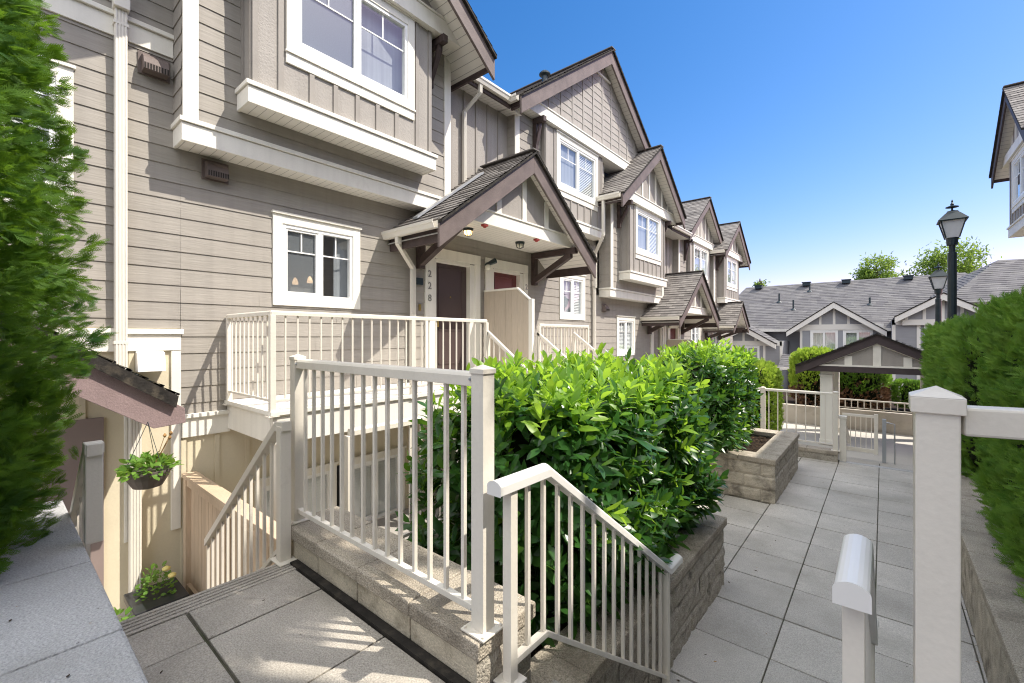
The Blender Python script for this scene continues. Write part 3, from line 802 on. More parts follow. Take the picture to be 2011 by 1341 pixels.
nearest_house_parts(HA)
door(HB, 6.68, 7.69, .5, 2.66, M['door_red'], '22', 7.77)
def wall_lamp(t, y, z, x=F+.05):
    g = MB(); g.lathe((x+.05, y, z), [(.02, -.05), (.055, -.02), (.055, .02), (.02, .05)], 12); g.beam((x, y, z), (x+.1, y, z), .05, .05)
    g.tube([(x+.05, y+.02, z+.02), (x+.12, y+.16, z+.10)], .04, 10, r1=.06); o = g.build('wall_lamp', M['black'], t, smooth=False)
    g = MB(); g.lathe((x+.07, y-.01, z-.10), [(.02, 0), (.055, .02), (.06, .07), (.04, .10)], 12); g.build('lamp_globe', M['lampglass'], o, smooth=True)
wall_lamp(HB, 6.44, 2.70)
# downspouts on the second and third houses
downspout(HB, 0, [(F+.07, 10.75, 2.65), (F+.07, 10.75, -.9)], .085, .06)
downspout(HB, 0, [(-5.66, 10.5, 4.90), (-5.66, 10.5, 3.95), (-6.04, 10.75, 3.55), (-6.07, 10.75, 2.6)], .085, .06)
downspout(HC, 0, [(F+.07, 15.5, 1.8), (F+.07, 15.5, -.9)], .085, .06)
vent_hood(HC, 11.4, 2.08, .2)
g = MB(); g.lathe((-6.3, 8.75, 7.66), [(.07, -.25), (.07, -.05), (.14, -.03), (.14, .0), (.09, .05), (.03, .07)], 14); g.build('roof_vent', M['black'], HB)
# lower doors of the third and fourth houses
door(HC, 14.95, 15.95, -.5, 1.62, M['door_brown'], '', 14.8)
door(HD, 16.5, 17.5, -.5, 1.62, M['door_red'], '', 17.6)
wall_lamp(HD, 16.25, 1.66)
# body behind each facade: main roofs seen over the gables
def main_roof(t, y0, y1, ze, zr):
    g = MB()
    shingles(g, (-6.0, y0, ze), (-6.0, y1, ze), (-10.5, y0, zr), (-10.5, y1, zr), .3, .6, 0, .015, int(y0)+90)
    g.prism([(-6.0, y0, ze-.02), (-10.5, y0, zr-.02), (-15, y0, ze-.02)], (0, y1-y0, 0), 3)
    g.build('main_roof', SH+[M['dark']], t)
    b = MB(); b.box(-15, -6.6, y0+.01, y1-.01, -2.9, ze-.03); b.build('house_body', M['siding'], t)
main_roof(HA, -6, 5.3, 6.28, 7.55); main_roof(HB, 5.32, 10.9, 6.28, 7.55)
main_roof(HC, 10.92, 16.1, 5.2, 6.45); main_roof(HD, 16.12, 20.8, 5.2, 6.45); main_roof(HE, 20.82, 25.4, 5.1, 6.35)

# ------ entry canopies
def canopy(t, yc, zp, half, sl, X1, small=False, seed=3, lights=True):
    rf = MB(); x0 = X1+.05
    for s in (-1, 1):
        ye, ze = yc+s*half, zp-sl*half
        shingles(rf, (x0, ye, ze), (F, ye, ze), (x0, yc, zp), (F, yc, zp), .14, .3, 0, .016, seed+s)
        rf.prism([(x0, ye, ze-.012), (x0, yc, zp-.012), (x0, yc, zp-.05), (x0, ye, ze-.05)], (F-x0, 0, 0), 3)
    rf.beam((x0, yc, zp+.014), (F, yc, zp+.014), .2, .02, 1)
    c = rf.build('entry_canopy', SH+[M['dark']], t)
    bh = .30 if not small else .24
    for s in (-1, 1):
        ye, ze = yc+s*half, zp-sl*half
        b = MB(); b.prism([(X1, ye, ze-.052), (X1, yc, zp-.052), (X1, yc, zp-.052-bh*1.15), (X1, ye, ze-.052-bh*1.15)], (-.045, 0, 0)); b.build('barge_board', M['timber'], c, .004)
        sf = MB(); sf.quad((X1-.045, ye, ze-.2), (F, ye, ze-.2), (F, yc, zp-.2), (X1-.045, yc, zp-.2)); sf.build('rake_soffit', M['soffit'], c)
        f = MB(); f.box(X1-.05, F, ye-.05*s, ye-.10*s, ze-.30, ze-.08); f.build('fascia', M['timber_shaded'], c)
    xg = X1-.25
    zb = zp-1.48 if not small else zp-.62
    hb = (zp-.22-zb)/sl
    bm = MB(); bm.box(xg-.05, xg+.02, yc-hb, yc+hb, zb, zb+.22); bm.box(xg-.05, xg+.04, yc-hb+.03, yc+hb-.03, zb+.221, zb+.25); bm.build('tie_beam', M['trim'], c, .003)
    gi = zp-.19; h2 = (gi-zb-.24)/sl
    w = MB(); w.prism([(xg, yc-h2, zb+.24), (xg, yc+h2, zb+.24), (xg, yc, gi)], (-.03, 0, 0)); gw = w.build('gable_wall', M['panel'], c)
    bt = MB()
    for k in (-1, 0, 1):
        y = yc+k*.42*hb
        zt = gi-sl*abs(y-yc)
        bt.box(xg-.002, xg+.02, y-.06, y+.06, zb+.24, zt)
    pieces(bt, 'gable_batten', M['trim'], c)
    st = MB(); st.quad((xg-.04, yc-hb, zb+.01), (F, yc-hb, zb+.01), (F, yc+hb, zb+.01), (xg-.04, yc+hb, zb+.01)); st.build('flat_soffit', M['soffit_x'], c)
    for s in (-1, 1):
        bracket(c, F+.015, X1-.12, yc+s*(hb-.06 if not small else half-.3), zb-.004 if not small else zp-sl*half-.05, .72 if not small else .6, .12)
    ye, ze = yc-half, zp-sl*half
    gutter(c, (X1-.03, ye-.05, ze-.02), (F, ye-.05, ze-.02))
    return c, zb
CA, ZB = canopy(HA, 6.42, 4.64, 2.25, .75, -4.85)
downspout(CA, 0, [(F+.35, 4.14, 2.9), (F+.35, 4.14, 2.72), (F+.09, 4.62, 2.42), (F+.09, 4.62, .3)], .085, .06)
fl = MB(); fl.prism([(-5.70, 4.35, 3.125), (-5.58, 4.35, 3.125), (-5.58, 5.85, 4.25), (-5.70, 5.85, 4.25)], (0, 0, .035)); fl.build('metal_flashing', M['flash'], CA)
for y, on in ((5.45, True), (6.9, False)):
    g = MB(); g.lathe((-5.58, y, ZB-.035), [(.085, 0), (.095, .02), (.095, .045)], 16)
    for k in range(6):
        a = PI*k/3; g.tube([(-5.58+.085*math.cos(a), y+.085*math.sin(a), ZB-.03), (-5.58+.07*math.cos(a), y+.07*math.sin(a), ZB-.10), (-5.58, y, ZB-.125)], .006, 5)
    o = g.build('ceiling_light', M['black'], CA)
    g = MB(); g.lathe((-5.58, y, ZB-.115), [(.03, 0), (.068, .03), (.075, .08)], 14); g.build('lamp_globe', M['glow'] if on else M['lampglass'], o, smooth=True)
for y in (5.4, 6.85):
    g = MB(); g.box(-5.13-.04, -5.13+.04, y-.05, y+.05, ZB-.035, ZB+.004); g.lathe((-5.13, y, ZB-.06), [(.02, 0), (.045, .03)], 10); g.build('fire_strobe', M['red'], CA, .006)
CB, _ = canopy(HC, 16.12, 3.55, 2.15, .76, -4.85, seed=11)
CC, _ = canopy(HE, 21.9, 2.82, 1.35, .8, -4.85, True, seed=17)

# ------ porches
def railing(name, label, cat, pts, zt, zb, posts, group=None, base=None, step=.102, top_h=.05, top_w=.05, pk=.016, post_w=.06, post_top=.03, cap=True, m=None,
            base_plate=True, mesh_pick=False, parent=None, ends=(1, 1), flat=True, trim_post=0.0):
    """guard rail along pts (x,y); zt/zb = functions or numbers; posts: list of distances along"""
    m = m or M['rail']
    P2 = [Vector((p[0], p[1], 0)) for p in pts]
    segs = [(P2[i], P2[i+1]) for i in range(len(P2)-1)]
    tot = sum((b-a).length for a, b in segs)
    def at(s):
        for a, b in segs:
            L = (b-a).length
            if s <= L+1e-9: return a.lerp(b, max(0, s)/L)
            s -= L
        return segs[-1][1].copy()
    fz = (lambda q: q) if callable(zt) else None
    ztf = zt if callable(zt) else (lambda s: zt)
    zbf = zb if callable(zb) else (lambda s: zb)
    t = parent or thing(name, label, cat, (pts[0][0], pts[0][1], zbf(0)-.1), group)
    # rails split at breakpoints
    brk = [0.]; acc = 0
    for a, b in segs: acc += (b-a).length; brk.append(acc)
    if hasattr(ztf, 'brk'): brk = sorted(set(brk+ztf.brk))
    tr = MB(); br = MB()
    for s0, s1 in zip(brk[:-1], brk[1:]):
        a, b = at(s0), at(s1)
        d = (b-a).normalized() if (b-a).length > 0 else Vector((1, 0, 0))
        e0 = d*(top_w*.35 if s0 > 0 else 0); e1 = d*(top_w*.35 if s1 < tot-1e-6 else 0)
        if hasattr(ztf, 'brk'): e0 = e1 = d*0
        z0, z1 = ztf(s0), ztf(s1)
        # rounded handrail profile
        prof = [(-.5, -1), (.5, -1), (.5, -.3), (.36, -.1), (.15, 0), (-.15, 0), (-.36, -.1), (-.5, -.3)]
        side = Vector((-d.y, d.x, 0))
        p0 = a-e0; p1 = b+e1
        ring0 = [p0+side*(u*top_w)+Vector((0, 0, z0+v*top_h)) for u, v in prof]
        ring1 = [p1+side*(u*top_w)+Vector((0, 0, z1+v*top_h)) for u, v in prof]
        n = len(prof)
        tr.add(ring0+ring1, [tuple(range(n-1, -1, -1)), tuple(range(n, 2*n))]+[(i, (i+1) % n, n+(i+1) % n, n+i) for i in range(n)])
        br.beam((a.x, a.y, zbf(s0)+.0125), (b.x, b.y, zbf(s1)+.0125), .03, .025)
    tr.build('top_rail', m, t, .002)
    br.build('bottom_rail', m, t, .002)
    for s in posts:
        p = at(s); zt0 = ztf(s)
        pb = base if base is not None else zbf(s)-.06
        if callable(pb): pb = pb(s)
        g = MB(); w = post_w/2; top = zt0+post_top if cap else zt0-top_h+.002
        g.box(p.x-w, p.x+w, p.y-w, p.y+w, pb, top)
        if cap:
            c = w+.005
            g.box(p.x-c, p.x+c, p.y-c, p.y+c, top-.018, top)
            g.add([(p.x-c, p.y-c, top), (p.x+c, p.y-c, top), (p.x+c, p.y+c, top), (p.x-c, p.y+c, top), (p.x, p.y, top+.016)], [(0, 1, 4), (1, 2, 4), (2, 3, 4), (3, 0, 4)])
        if base_plate:
            q = w+.028
            g.box(p.x-q, p.x+q, p.y-q, p.y+q, pb, pb+.008)
            for sx in (-1, 1):
                for sy in (-1, 1):
                    g.lathe((p.x+sx*(q-.012), p.y+sy*(q-.012), pb+.008), [(.006, 0), (.006, .008)], 6)
        g.build('post', m, t, .002)
    n = int(round(tot/step)); st = tot/n
    pts_p = [at(st*i) for i in range(1, n) if all(abs(st*i-s) > st*.45 for s in posts)]
    ss = [st*i for i in range(1, n) if all(abs(st*i-s) > st*.45 for s in posts)]
    if len(ss) > 60:
        g = MB()
        for s in ss:
            p = at(s); g.box(p.x-pk/2, p.x+pk/2, p.y-pk/2, p.y+pk/2, zbf(s)+.02, ztf(s)-top_h+.004)
        o = g.build('pickets', m, t); o['kind'] = 'stuff'
    else:
        for s in ss:
            p = at(s); g = MB(); g.box(p.x-pk/2, p.x+pk/2, p.y-pk/2, p.y+pk/2, zbf(s)+.02, ztf(s)-top_h+.004); g.build('picket', m, t)
    return t

def slopef(*kn):
    """piecewise linear height along the rail"""
    def f(s):
        for (s0, z0), (s1, z1) in zip(kn[:-1], kn[1:]):
            if s <= s1: return z0+(z1-z0)*(s-s0)/max(1e-9, s1-s0)
        return kn[-1][1]
    f.brk = [k[0] for k in kn]
    return f

def porch(t, y0, y1, zd, left_face=True):
    g = MB()
    n = int((y1-y0)/.14)
    for i in range(n):
        a = y0+(y1-y0)*i/n; g.box(F+.02, -4.84, a+.003, a+(y1-y0)/n-.003, zd-.035, zd)
    d = g.build('porch_deck', M['rail_white'], t)
    r = MB(); r.box(-4.86, -4.80, y0, y1, zd-.34, zd-.045); r.box(F, -4.86, y0-.002, y0+.05, zd-.34, zd-.045); r.box(-4.88, -4.77, y0-.03, y1, zd-.04, zd+.003)
    r.box(F, -4.88, y0-.03, y0+.05, zd-.04, zd+.003)
    r.build('rim_board', M['trim'], d, .003)
    p = MB(); p.box(-4.97, -4.84, y0+.06, y0+.19, -1.62, zd-.34); p.box(-4.97, -4.84, y0+2.6, y0+2.73, -1.62, zd-.34); p.build('porch_post', M['trim'], d, .004)
    j = MB()
    for i in range(5): j.box(F, -4.87, y0+.3+i*.5, y0+.34+i*.5, zd-.25, zd-.05)
    j.build('joist', M['tanwood'], d)
porch(HA, 1.9, 6.38, .5)
railing('porch_railing', 'white porch railing in front of the kitchen window and number 228 door', 'railing',
        [(F+.04, 1.9), (-4.82, 1.9), (-4.82, 5.11)], 1.545, .60, [0.03, 1.28, 3.05, 4.49], 'porch railings', base=.45, step=.128, cap=False, post_w=.055)
porch(HB, 6.46, 10.8, .5)
railing('porch_railing', 'short porch railing just right of the tan slanted privacy panel', 'railing', [(-4.82, 6.52), (-4.82, 8.25), (-5.6, 8.25)], 1.51, .60,
        [0, 1.73], 'porch railings', base=.45, step=.12, cap=False, post_w=.05)
# porch steps
def porch_steps(t, y0, y1, zd, n, x0=-4.80):
    g = MB()
    for i in range(n):
        z = zd-.183*(i+1); g.box(x0, x0+.28*(i+1), y0, y1, z-.183 if i < n-1 else z-.1, z)
    g.build('porch_steps', M['trim'], t, .004)
porch_steps(HA, 5.16, 6.36, .5, 7); porch_steps(HB, 6.50, 7.6, .5, 7)
def stair_rail(label, y, x0, z0, x1, z1, group):
    L = abs(x1-x0); hgt = .72
    railing('stair_handrail', label, 'handrail', [(x0, y), (x1, y)], slopef((0, z0), (L, z1)), slopef((0, z0-hgt), (L, z1-hgt)), [.02, L-.02], group,
            base=lambda s: None, cap=False, post_w=.045, base_plate=False) if False else None
    t = thing('stair_handrail', label, 'handrail', (x0, y, z0-.9), group)
    g = MB(); g.beam((x0, y, z0-.03), (x1, y, z1-.03), .05, .06); g.build('top_rail', M['rail'], t, .003)
    g = MB(); g.beam((x0, y, z0-hgt), (x1, y, z1-hgt), .03, .03); g.build('bottom_rail', M['rail'], t)
    for x, z in ((x0, z0), (x1, z1)):
        g = MB(); g.box(x-.025, x+.025, y-.025, y+.025, z-.92, z-.03); g.build('post', M['rail'], t)
    n = int(L/.12)
    for i in range(1, n):
        x = x0+(x1-x0)*i/n; z = z0+(z1-z0)*i/n
        g = MB(); g.box(x-.008, x+.008, y-.008, y+.008, z-hgt, z-.05); g.build('picket', M['rail'], t)
    return t
stair_rail('sloping handrail of the porch steps left of the tan privacy panel', 5.13, -4.80, 1.37, -3.1, .13, 'porch step handrails')
stair_rail('sloping handrail of the porch steps starting at the end of the tan privacy panel', 6.52, -4.86, 1.37, -3.1, .09, 'porch step handrails')
stair_rail('sloping handrail farther right, beside the short railing of the second porch', 7.68, -4.80, 1.36, -3.1, .13, 'porch step handrails')

def divider(label, y, zd):
    t = thing('privacy_panel', label, 'privacy panel', (-5.5, y, zd), 'privacy panels between front doors')
    n = 8; x0, x1 = -6.1, -4.96; top = lambda x: zd+1.66 if x < -5.24 else zd+1.66-(x+5.24)*.85
    for k in range(1):
        g = MB()
        for i in range(n):
            a, b = x0+(x1-x0)*i/n, x0+(x1-x0)*(i+1)/n
            g.prism([(a+.002, y-.02, zd-.6), (b-.002, y-.02, zd-.6), (b-.002, y-.02, top(b)), (a+.002, y-.02, top(a))], (0, .04, 0))
            g.box(a-.002, a+.002, y-.014, y+.014, zd-.6, top(a)-.01)
        g.build('board_panel', M['tanwood'], t)
    g = MB(); g.beam((x0, y, zd+1.675), (-5.24, y, zd+1.675), .07, .035); g.beam((-5.24, y, zd+1.675), (x1+.03, y, top(x1)+.015), .07, .035); g.build('panel_cap', M['trim'], t, .003)
    g = MB(); g.box(x1, x1+.08, y-.04, y+.04, zd-.9, top(x1)+.04); g.build('post', M['trim'], t, .003)
    return t
divider('tan vertical board panel with a slanted top between the two nearest doors', 6.42, .5)
divider('tan vertical board panel under the second entry canopy, above the laurel', 16.2, -.52)

# ------ small side canopy over the basement entry, lower left
def side_canopy():
    t = thing('entry_canopy', 'small shingled side canopy with plum barge board at lower left beside the thuja', 'canopy', (-5.5, .3, .3))
    X1 = -5.30; sl = .71
    zat = lambda y: 1.18-sl*(y-.40)
    r = MB(); y0, y1 = -1.0, 1.20
    shingles(r, (X1+.10, y1, zat(y1)+.10), (F, y1, zat(y1)+.10), (X1+.10, y0, zat(y0)+.10), (F, y0, zat(y0)+.10), .14, .3, 0, .016, 4)
    r.prism([(X1+.10, y1, zat(y1)+.09), (X1+.10, y0, zat(y0)+.09), (X1+.10, y0, zat(y0)-.02), (X1+.10, y1-.02, zat(y1)-.02)], (F-X1-.10, 0, 0), 3)
    r.build('roof', SH+[M['dark']], t)
    b = MB()
    b.prism([(X1, -1.0, zat(-1.0)-.03), (X1, 1.26, zat(1.26)+.005), (X1, 1.27, zat(1.26)-.14), (X1, 1.02, zat(1.02)-.33), (X1, -1.0, zat(-1.0)-.36)], (.045, 0, 0))
    b.build('barge_board', mat('plum_timber', (.27, .20, .195), .65, .08, 6, .4, 60, .25, .12, 140), t, .004)
    s = MB(); s.prism([(X1, -1.0, zat(-1.0)-.1), (X1, 1.1, zat(1.1)-.1), (X1, 1.1, zat(1.1)-.14), (X1, -1.0, zat(-1.0)-.14)], (F-X1, 0, 0)); s.build('soffit', M['timber'], t)
side_canopy()

# ------------------------------------------------------------------ ground, landing, path
def paver_field(mb, x0, x1, y0, y1, z, xs, ys, gap=.009, th=.05, mi=0, jit=.002, skip=None):
    X = sorted([x0]+[x for x in xs if x0 < x < x1]+[x1]); Y = sorted([y0]+[y for y in ys if y0 < y < y1]+[y1])
    for a, b in zip(X[:-1], X[1:]):
        for c, d in zip(Y[:-1], Y[1:]):
            if b-a < .02 or d-c < .02: continue
            if skip and skip((a+b)/2, (c+d)/2): continue
            dz = random.uniform(-jit, jit)
            mb.box(a+gap/2, b-gap/2, c+gap*.75, d-gap*.75, z-th, z+dz, mi)
S = .553
ZP, ZL, ZQ = -.96, -1.62, -1.87
g = MB(); g.box(-400, 400, -300, 600, -3.5, -3.0); struct(g.build('ground', M['earth']))
# landing
g = MB(); g.box(-2.60, 1.6, .0, 1.10, -3.0, -.012, 1); g.box(-1.08, 1.6, 1.10, 1.29, -3.0, -.012, 1); g.box(-1.5, 1.6, -2.2, 0, -3.0, -.012, 1)
paver_field(g, -2.47, 1.6, .03, 1.10, 0, [-2.18+S*i for i in range(8)], [.05, .6, 1.15], mi=0)
paver_field(g, -1.08, 1.6, 1.105, 1.17, 0, [-1.08+S*i for i in range(8)], [], mi=0)
paver_field(g, -1.5, 1.6, -2.2, .03, 0, [-2.18+S*i for i in range(8)], [-2.1+S*i for i in range(5)], mi=0)
for k in range(4):                                                   # grooved nosings
    g.box(-2.62+.03*k, -2.62+.03*k+.022, .03, 1.13, -.05, .0, 0); g.box(-1.08, .02, 1.175+.03*k, 1.175+.03*k+.022, -.05, .0, 0)
g.box(-2.498, -2.474, .03, 1.13, -.05, .001, 0)
struct(g.build('landing', [M['paver'], M['joint']], None, .003))
g = MB(); g.box(-2.55, -1.12, 1.10, 1.142, -.044, .012); struct(g.build('drain_strip', M['dark']))
# steps down to the path
g = MB()
for i in range(5):
    z = -.192*(i+1)
    if i < 4: g.box(-1.08, .02, 1.304+.27*i, 1.30+.27*(i+1), -1.4, z)
g.box(-1.08, .02, 1.300, 1.3035, -.96, -.05)
struct(g.build('path_steps', M['paver2'], None, .004))
# path
g = MB(); g.box(-3.2, .56, 1.3, 9.98, -3.0, ZP-.010, 1)
xs = [-.0486+S*i for i in range(-8, 4)]; ys = [4.61+S*i for i in range(-8, 12)]
paver_field(g, -1.157, .53, 1.60, 9.80, ZP, xs, ys, mi=0)
paver_field(g, -3.2, -1.157, 4.36, 6.73, ZP, xs, ys, mi=0); paver_field(g, -3.2, -1.157, 8.93, 9.7, ZP, xs, ys, mi=0)
g.box(-.6, .53, 9.805, 9.93, ZP-.05, ZP, 2)
struct(g.build('path', [M['paver2'], M['joint'], M['concrete']], None, .003))
# lower tread and steps to the plaza
g = MB(); paver_field(g, -.62, .53, 9.935, 11.1, ZP-.17, [-.05, .5], [10.5], mi=0); g.box(-.62, .53, 9.935, 11.1, -3, ZP-.22, 1)
for i in range(5): g.box(-.62, .53, 11.1+.27*i, 11.1+.27*(i+1), -3, ZP-.17-.15*(i+1), 0)
struct(g.build('plaza_steps', [M['paver2'], M['joint']], None, .004))
g = MB(); g.box(-7, 9, 9.99, 27, -3.2, ZQ-.01); struct(g.build('plaza', mat('plaza_concrete', (.50, .475, .43), .85, .08, 1., .3, 40, .2, .06, 60), None))
# light well
g = MB(); g.box(-6.4, -2.4, -4, 9.5, -3.0, ZL); struct(g.build('patio', mat('patio_concrete', (.36, .34, .31), .85, .12, 1.5, .3, 60), None))
g = MB()
for i in range(8): g.box(-2.64-.26*(i+1), -2.64-.26*i, .28, 1.13, -2.5, -.2*(i+1))
struct(g.build('basement_steps', M['paver'], None, .004))
g = MB(); g.box(-2.64, -2.62, .28, 1.13, -2.5, -.05); struct(g.build('step_riser', M['concrete']))

# ------------------------------------------------------------------ block walls and planters
def rough_face(mb, origin, du, dv, L, Hh, bl, bh, amp, mi, seed=0, res=.03):
    """split-face block courses on a plane: origin + u*du + v*dv, bulging along du x dv"""
    origin, du, dv = Vector(origin), Vector(du), Vector(dv); nn = du.cross(dv)
    rows = max(1, round(Hh/bh)); bh = Hh/rows
    for r in range(rows):
        u = -(bl*.5 if r % 2 else 0)
        while u < L-1e-4:
            a, b = max(0, u)+.0012, min(L, u+bl)-.0012; u += bl
            if b-a < .03: continue
            nu = max(2, int((b-a)/res)); nv = max(2, int(bh/res)); off = random.uniform(-.006, .006)
            vs = []
            for j in range(nv+1):
                for i in range(nu+1):
                    uu = a+(b-a)*i/nu; vv = r*bh+.0012+(bh-.0024)*j/nv
                    p = origin+du*uu+dv*vv
                    e = min(i, nu-i, j, nv-j)
                    h = (noise.noise(p*14)*.6+noise.noise(p*38)*.4)*amp+amp*.9+off
                    if e == 0: h = h*.35-.004
                    vs.append(p+nn*h)
            fs = [(j*(nu+1)+i, j*(nu+1)+i+1, (j+1)*(nu+1)+i+1, (j+1)*(nu+1)+i) for j in range(nv) for i in range(nu)]
            mb.add(vs, fs, mi)

def cap_run(mb, x0, x1, y0, y1, z0, z1, axis, n, mi=0):
    for i in range(n):
        if axis == 0: a, b = x0+(x1-x0)*i/n, x0+(x1-x0)*(i+1)/n; mb.box(a+.002, b-.002, y0, y1, z0+random.uniform(0, .002), z1+random.uniform(-.003, .003), mi)
        else: a, b = y0+(y1-y0)*i/n, y0+(y1-y0)*(i+1)/n; mb.box(x0, x1, a+.002, b-.002, z0, z1+random.uniform(-.003, .003), mi)

def soil(parent, x0, x1, y0, y1, z, seed):
    g = MB(); nx, ny = int((x1-x0)/.035), int((y1-y0)/.035)
    vs = []
    for j in range(ny+1):
        for i in range(nx+1):
            x, y = x0+(x1-x0)*i/nx, y0+(y1-y0)*j/ny
            vs.append((x, y, z+noise.noise(Vector((x*3, y*3, seed)))*.03+noise.noise(Vector((x*22, y*22, seed)))*.022))
    g.add(vs, [(j*(nx+1)+i, j*(nx+1)+i+1, (j+1)*(nx+1)+i+1, (j+1)*(nx+1)+i) for j in range(ny) for i in range(nx)])
    o = g.build('mulch', M['soil'], parent)
    c = MB(); rnd = random.Random(seed)
    for k in range(int((x1-x0)*(y1-y0)*260)):
        p = Vector((rnd.uniform(x0, x1), rnd.uniform(y0, y1), z+.02)); a = rnd.uniform(0, PI); l = rnd.uniform(.008, .03); w = rnd.uniform(.004, .01)
        d = Vector((math.cos(a), math.sin(a), rnd.uniform(-.4, .4)))*l; s = Vector((-math.sin(a), math.cos(a), rnd.uniform(-.3, .3)))*w
        c.quad(p-d-s, p+d-s, p+d+s, p-d+s, 0 if rnd.random() < .985 else 1)
    c = c.build('bark_chips', [M['chip'], M['drygrass']], o); c['kind'] = 'stuff'

P1 = thing('stone_planter', 'near split-block planter in front of the porch, holding the big laurel', 'planter', (-1.9, 2.8, ZP), 'block planters along the path')
g = MB()
g.box(-2.70, -1.13, 1.17, 1.42, -1.62, .105, 2)
# landing-side course
for i, (a, b) in enumerate(((-2.70, -2.32), (-2.32, -1.93), (-1.93, -1.52), (-1.52, -1.115))):
    g.box(a+.004, b-.004, 1.145, 1.40, .004, .112+random.uniform(-.002, .002), 0)
g.build('retaining_course', [M['blockface'], M['cap'], M['blockdark']], P1, .006)
g = MB(); cap_run(g, -2.72, -1.10, 1.125, 1.47, .114, .182, 0, 4); g.build('wall_cap', M['cap'], P1, .008)
g = MB(); rough_face(g, (-1.112, 1.44, -1.0), (0, 1, 0), (0, 0, 1), .001+2.88, .56, .40, .187, .016, 0, 1); rough_face(g, (-1.112, 1.13, -.3), (0, 1, 0), (0, 0, 1), .32, .415, .32, .19, .012, 0, 2)
rough_face(g, (-1.112, 1.13, -1.0), (0, 1, 0), (0, 0, 1), .32, .70, .32, .19, .012, 0, 2)
rough_face(g, (-2.72, 4.33, -1.0), (-1, 0, 0), (0, 0, 1), .001, .56, .4, .187, .014, 0, 3)
g.box(-1.37, -1.125, 1.43, 4.30, -1.5, -.441, 0); g.box(-2.70, -1.37, 4.08, 4.30, -1.5, -.441, 0); g.box(-2.95, -2.70, 1.2, 4.3, -1.62, -.441, 1)
g.build('block_face', [M['blockdark'], M['blockface']], P1)
g = MB(); cap_run(g, -1.385, -1.085, 1.475, 4.03, -.44, -.37, 1, 6); cap_run(g, -1.385, -1.085, 4.032, 4.345, -.44, -.37, 1, 1); cap_run(g, -2.6, -1.388, 4.05, 4.345, -.44, -.372, 0, 3)
cap_run(g, -2.98, -2.68, 1.2, 4.345, -.44, -.371, 1, 7); g.build('planter_cap', M['cap'], P1, .010)
soil(P1, -2.69, -1.38, 1.41, 4.08, -.50, 1)

P2 = thing('stone_planter', 'second split-block planter farther along the path, dark mulch showing at its front corner', 'planter', (-1.9, 7.8, ZP), 'block planters along the path')
g = MB(); rough_face(g, (-1.112, 6.77, -.98), (0, 1, 0), (0, 0, 1), 2.12, .54, .42, .18, .016, 0, 5); g.box(-1.37, -1.125, 6.78, 8.88, -1.5, -.441, 0); g.box(-2.9, -1.13, 6.78, 7.0, -1.5, -.441, 1)
g.box(-2.9, -1.13, 8.66, 8.88, -1.5, -.441, 0); g.box(-2.95, -2.7, 6.78, 8.88, -1.5, -.441, 1)
rough_face(g, (-2.95, 6.772, -.98), (1, 0, 0), (0, 0, 1), 1.85, .54, .42, .18, .016, 1, 6)
g.build('block_face', [M['blockdark'], M['block']], P2)
g = MB(); cap_run(g, -1.385, -1.085, 7.05, 8.92, -.44, -.37, 1, 4); cap_run(g, -2.95, -1.085, 6.74, 7.045, -.44, -.371, 0, 4); cap_run(g, -2.95, -1.388, 8.62, 8.92, -.44, -.372, 0, 4)
g.build('planter_cap', M['cap'], P2, .010)
soil(P2, -2.7, -1.38, 7.0, 8.66, -.47, 2)
t = tag(MB.build((lambda q: (q.tube([(-1.75, 7.3, -.47), (-1.75, 7.3, -.19)], .014, 8), q.lathe((-1.75, 7.3, -.19), [(.02, 0), (.02, .03)], 8), q)[-1])(MB()), 'garden_spike', M['black'], None, loc=(-1.75, 7.3, -.47)),
        'thin black irrigation spike standing in the mulch of the second planter', 'garden spike')

# right retaining wall with soil behind, left concrete wall
t = thing('retaining_wall', 'long pale retaining wall with cap stones at the foot of the clipped hedges', 'wall', (.7, 5, ZP))
g = MB(); rough_face(g, (.53, 14.0, -1.0), (0, -1, 0), (0, 0, 1), 12.4, .52, 1.6, .52, .008, 0, 8, .05); g.box(.54, .80, 1.3, 14, -3.0, -.49, 0); g.build('wall_face', M['block'], t)
g = MB(); cap_run(g, .515, .86, 1.3, 14.0, -.485, -.42, 1, 24); g.build('wall_cap', M['cap'], t, .008)
g = MB(); g.box(.862, 8, -6, 14.2, -3, -.45); struct(g.build('terrace_soil', M['soil']))
t = thing('concrete_wall', 'low grey concrete wall in the lower left corner, below the thuja', 'wall', (-2.4, 0, 0))
g = MB()
for x0, x1 in ((-3.6, -2.52), (-2.515, -1.86), (-1.855, -.75)):
    g.box(x0, x1, -.62, .285, .285, .35)
g.build('wall_cap', M['concrete'], t, .012)
g = MB(); g.box(-3.6, -1.3, -.6, .262, -2.0, .284); g.build('wall_face', M['concrete'], t)

g = MB(); rnd = random.Random(21)
def litter(x0, x1, y0, y1, z, n, big=.5):
    for k in range(n):
        p = Vector((rnd.uniform(x0, x1), rnd.uniform(y0, y1), z+.004)); a = rnd.uniform(0, 2*PI); l = rnd.choice((.004, .006, .009, .02))*rnd.uniform(.7, 1.3)*big*2; w = l*rnd.uniform(.35, .6)
        d = Vector((math.cos(a), math.sin(a), rnd.uniform(-.1, .15)))*l; q = Vector((-math.sin(a), math.cos(a), 0))*w
        g.quad(p-d, p-q, p+d, p+q, rnd.choice((0, 0, 1)))
litter(-1.05, .5, 2.7, 9.6, ZP, 40, .3); litter(-1.08, -.85, 2.7, 6, ZP, 40, .4); litter(-2.45, -.8, .3, 1.08, 0, 30, .22); litter(-2.3, -.9, -.3, .27, .35, 14, .25); litter(.36, .52, 2.7, 9, ZP, 60, .4)
o = g.build('leaf_litter', [M['chip'], M['drygrass']]); o['kind'] = 'stuff'
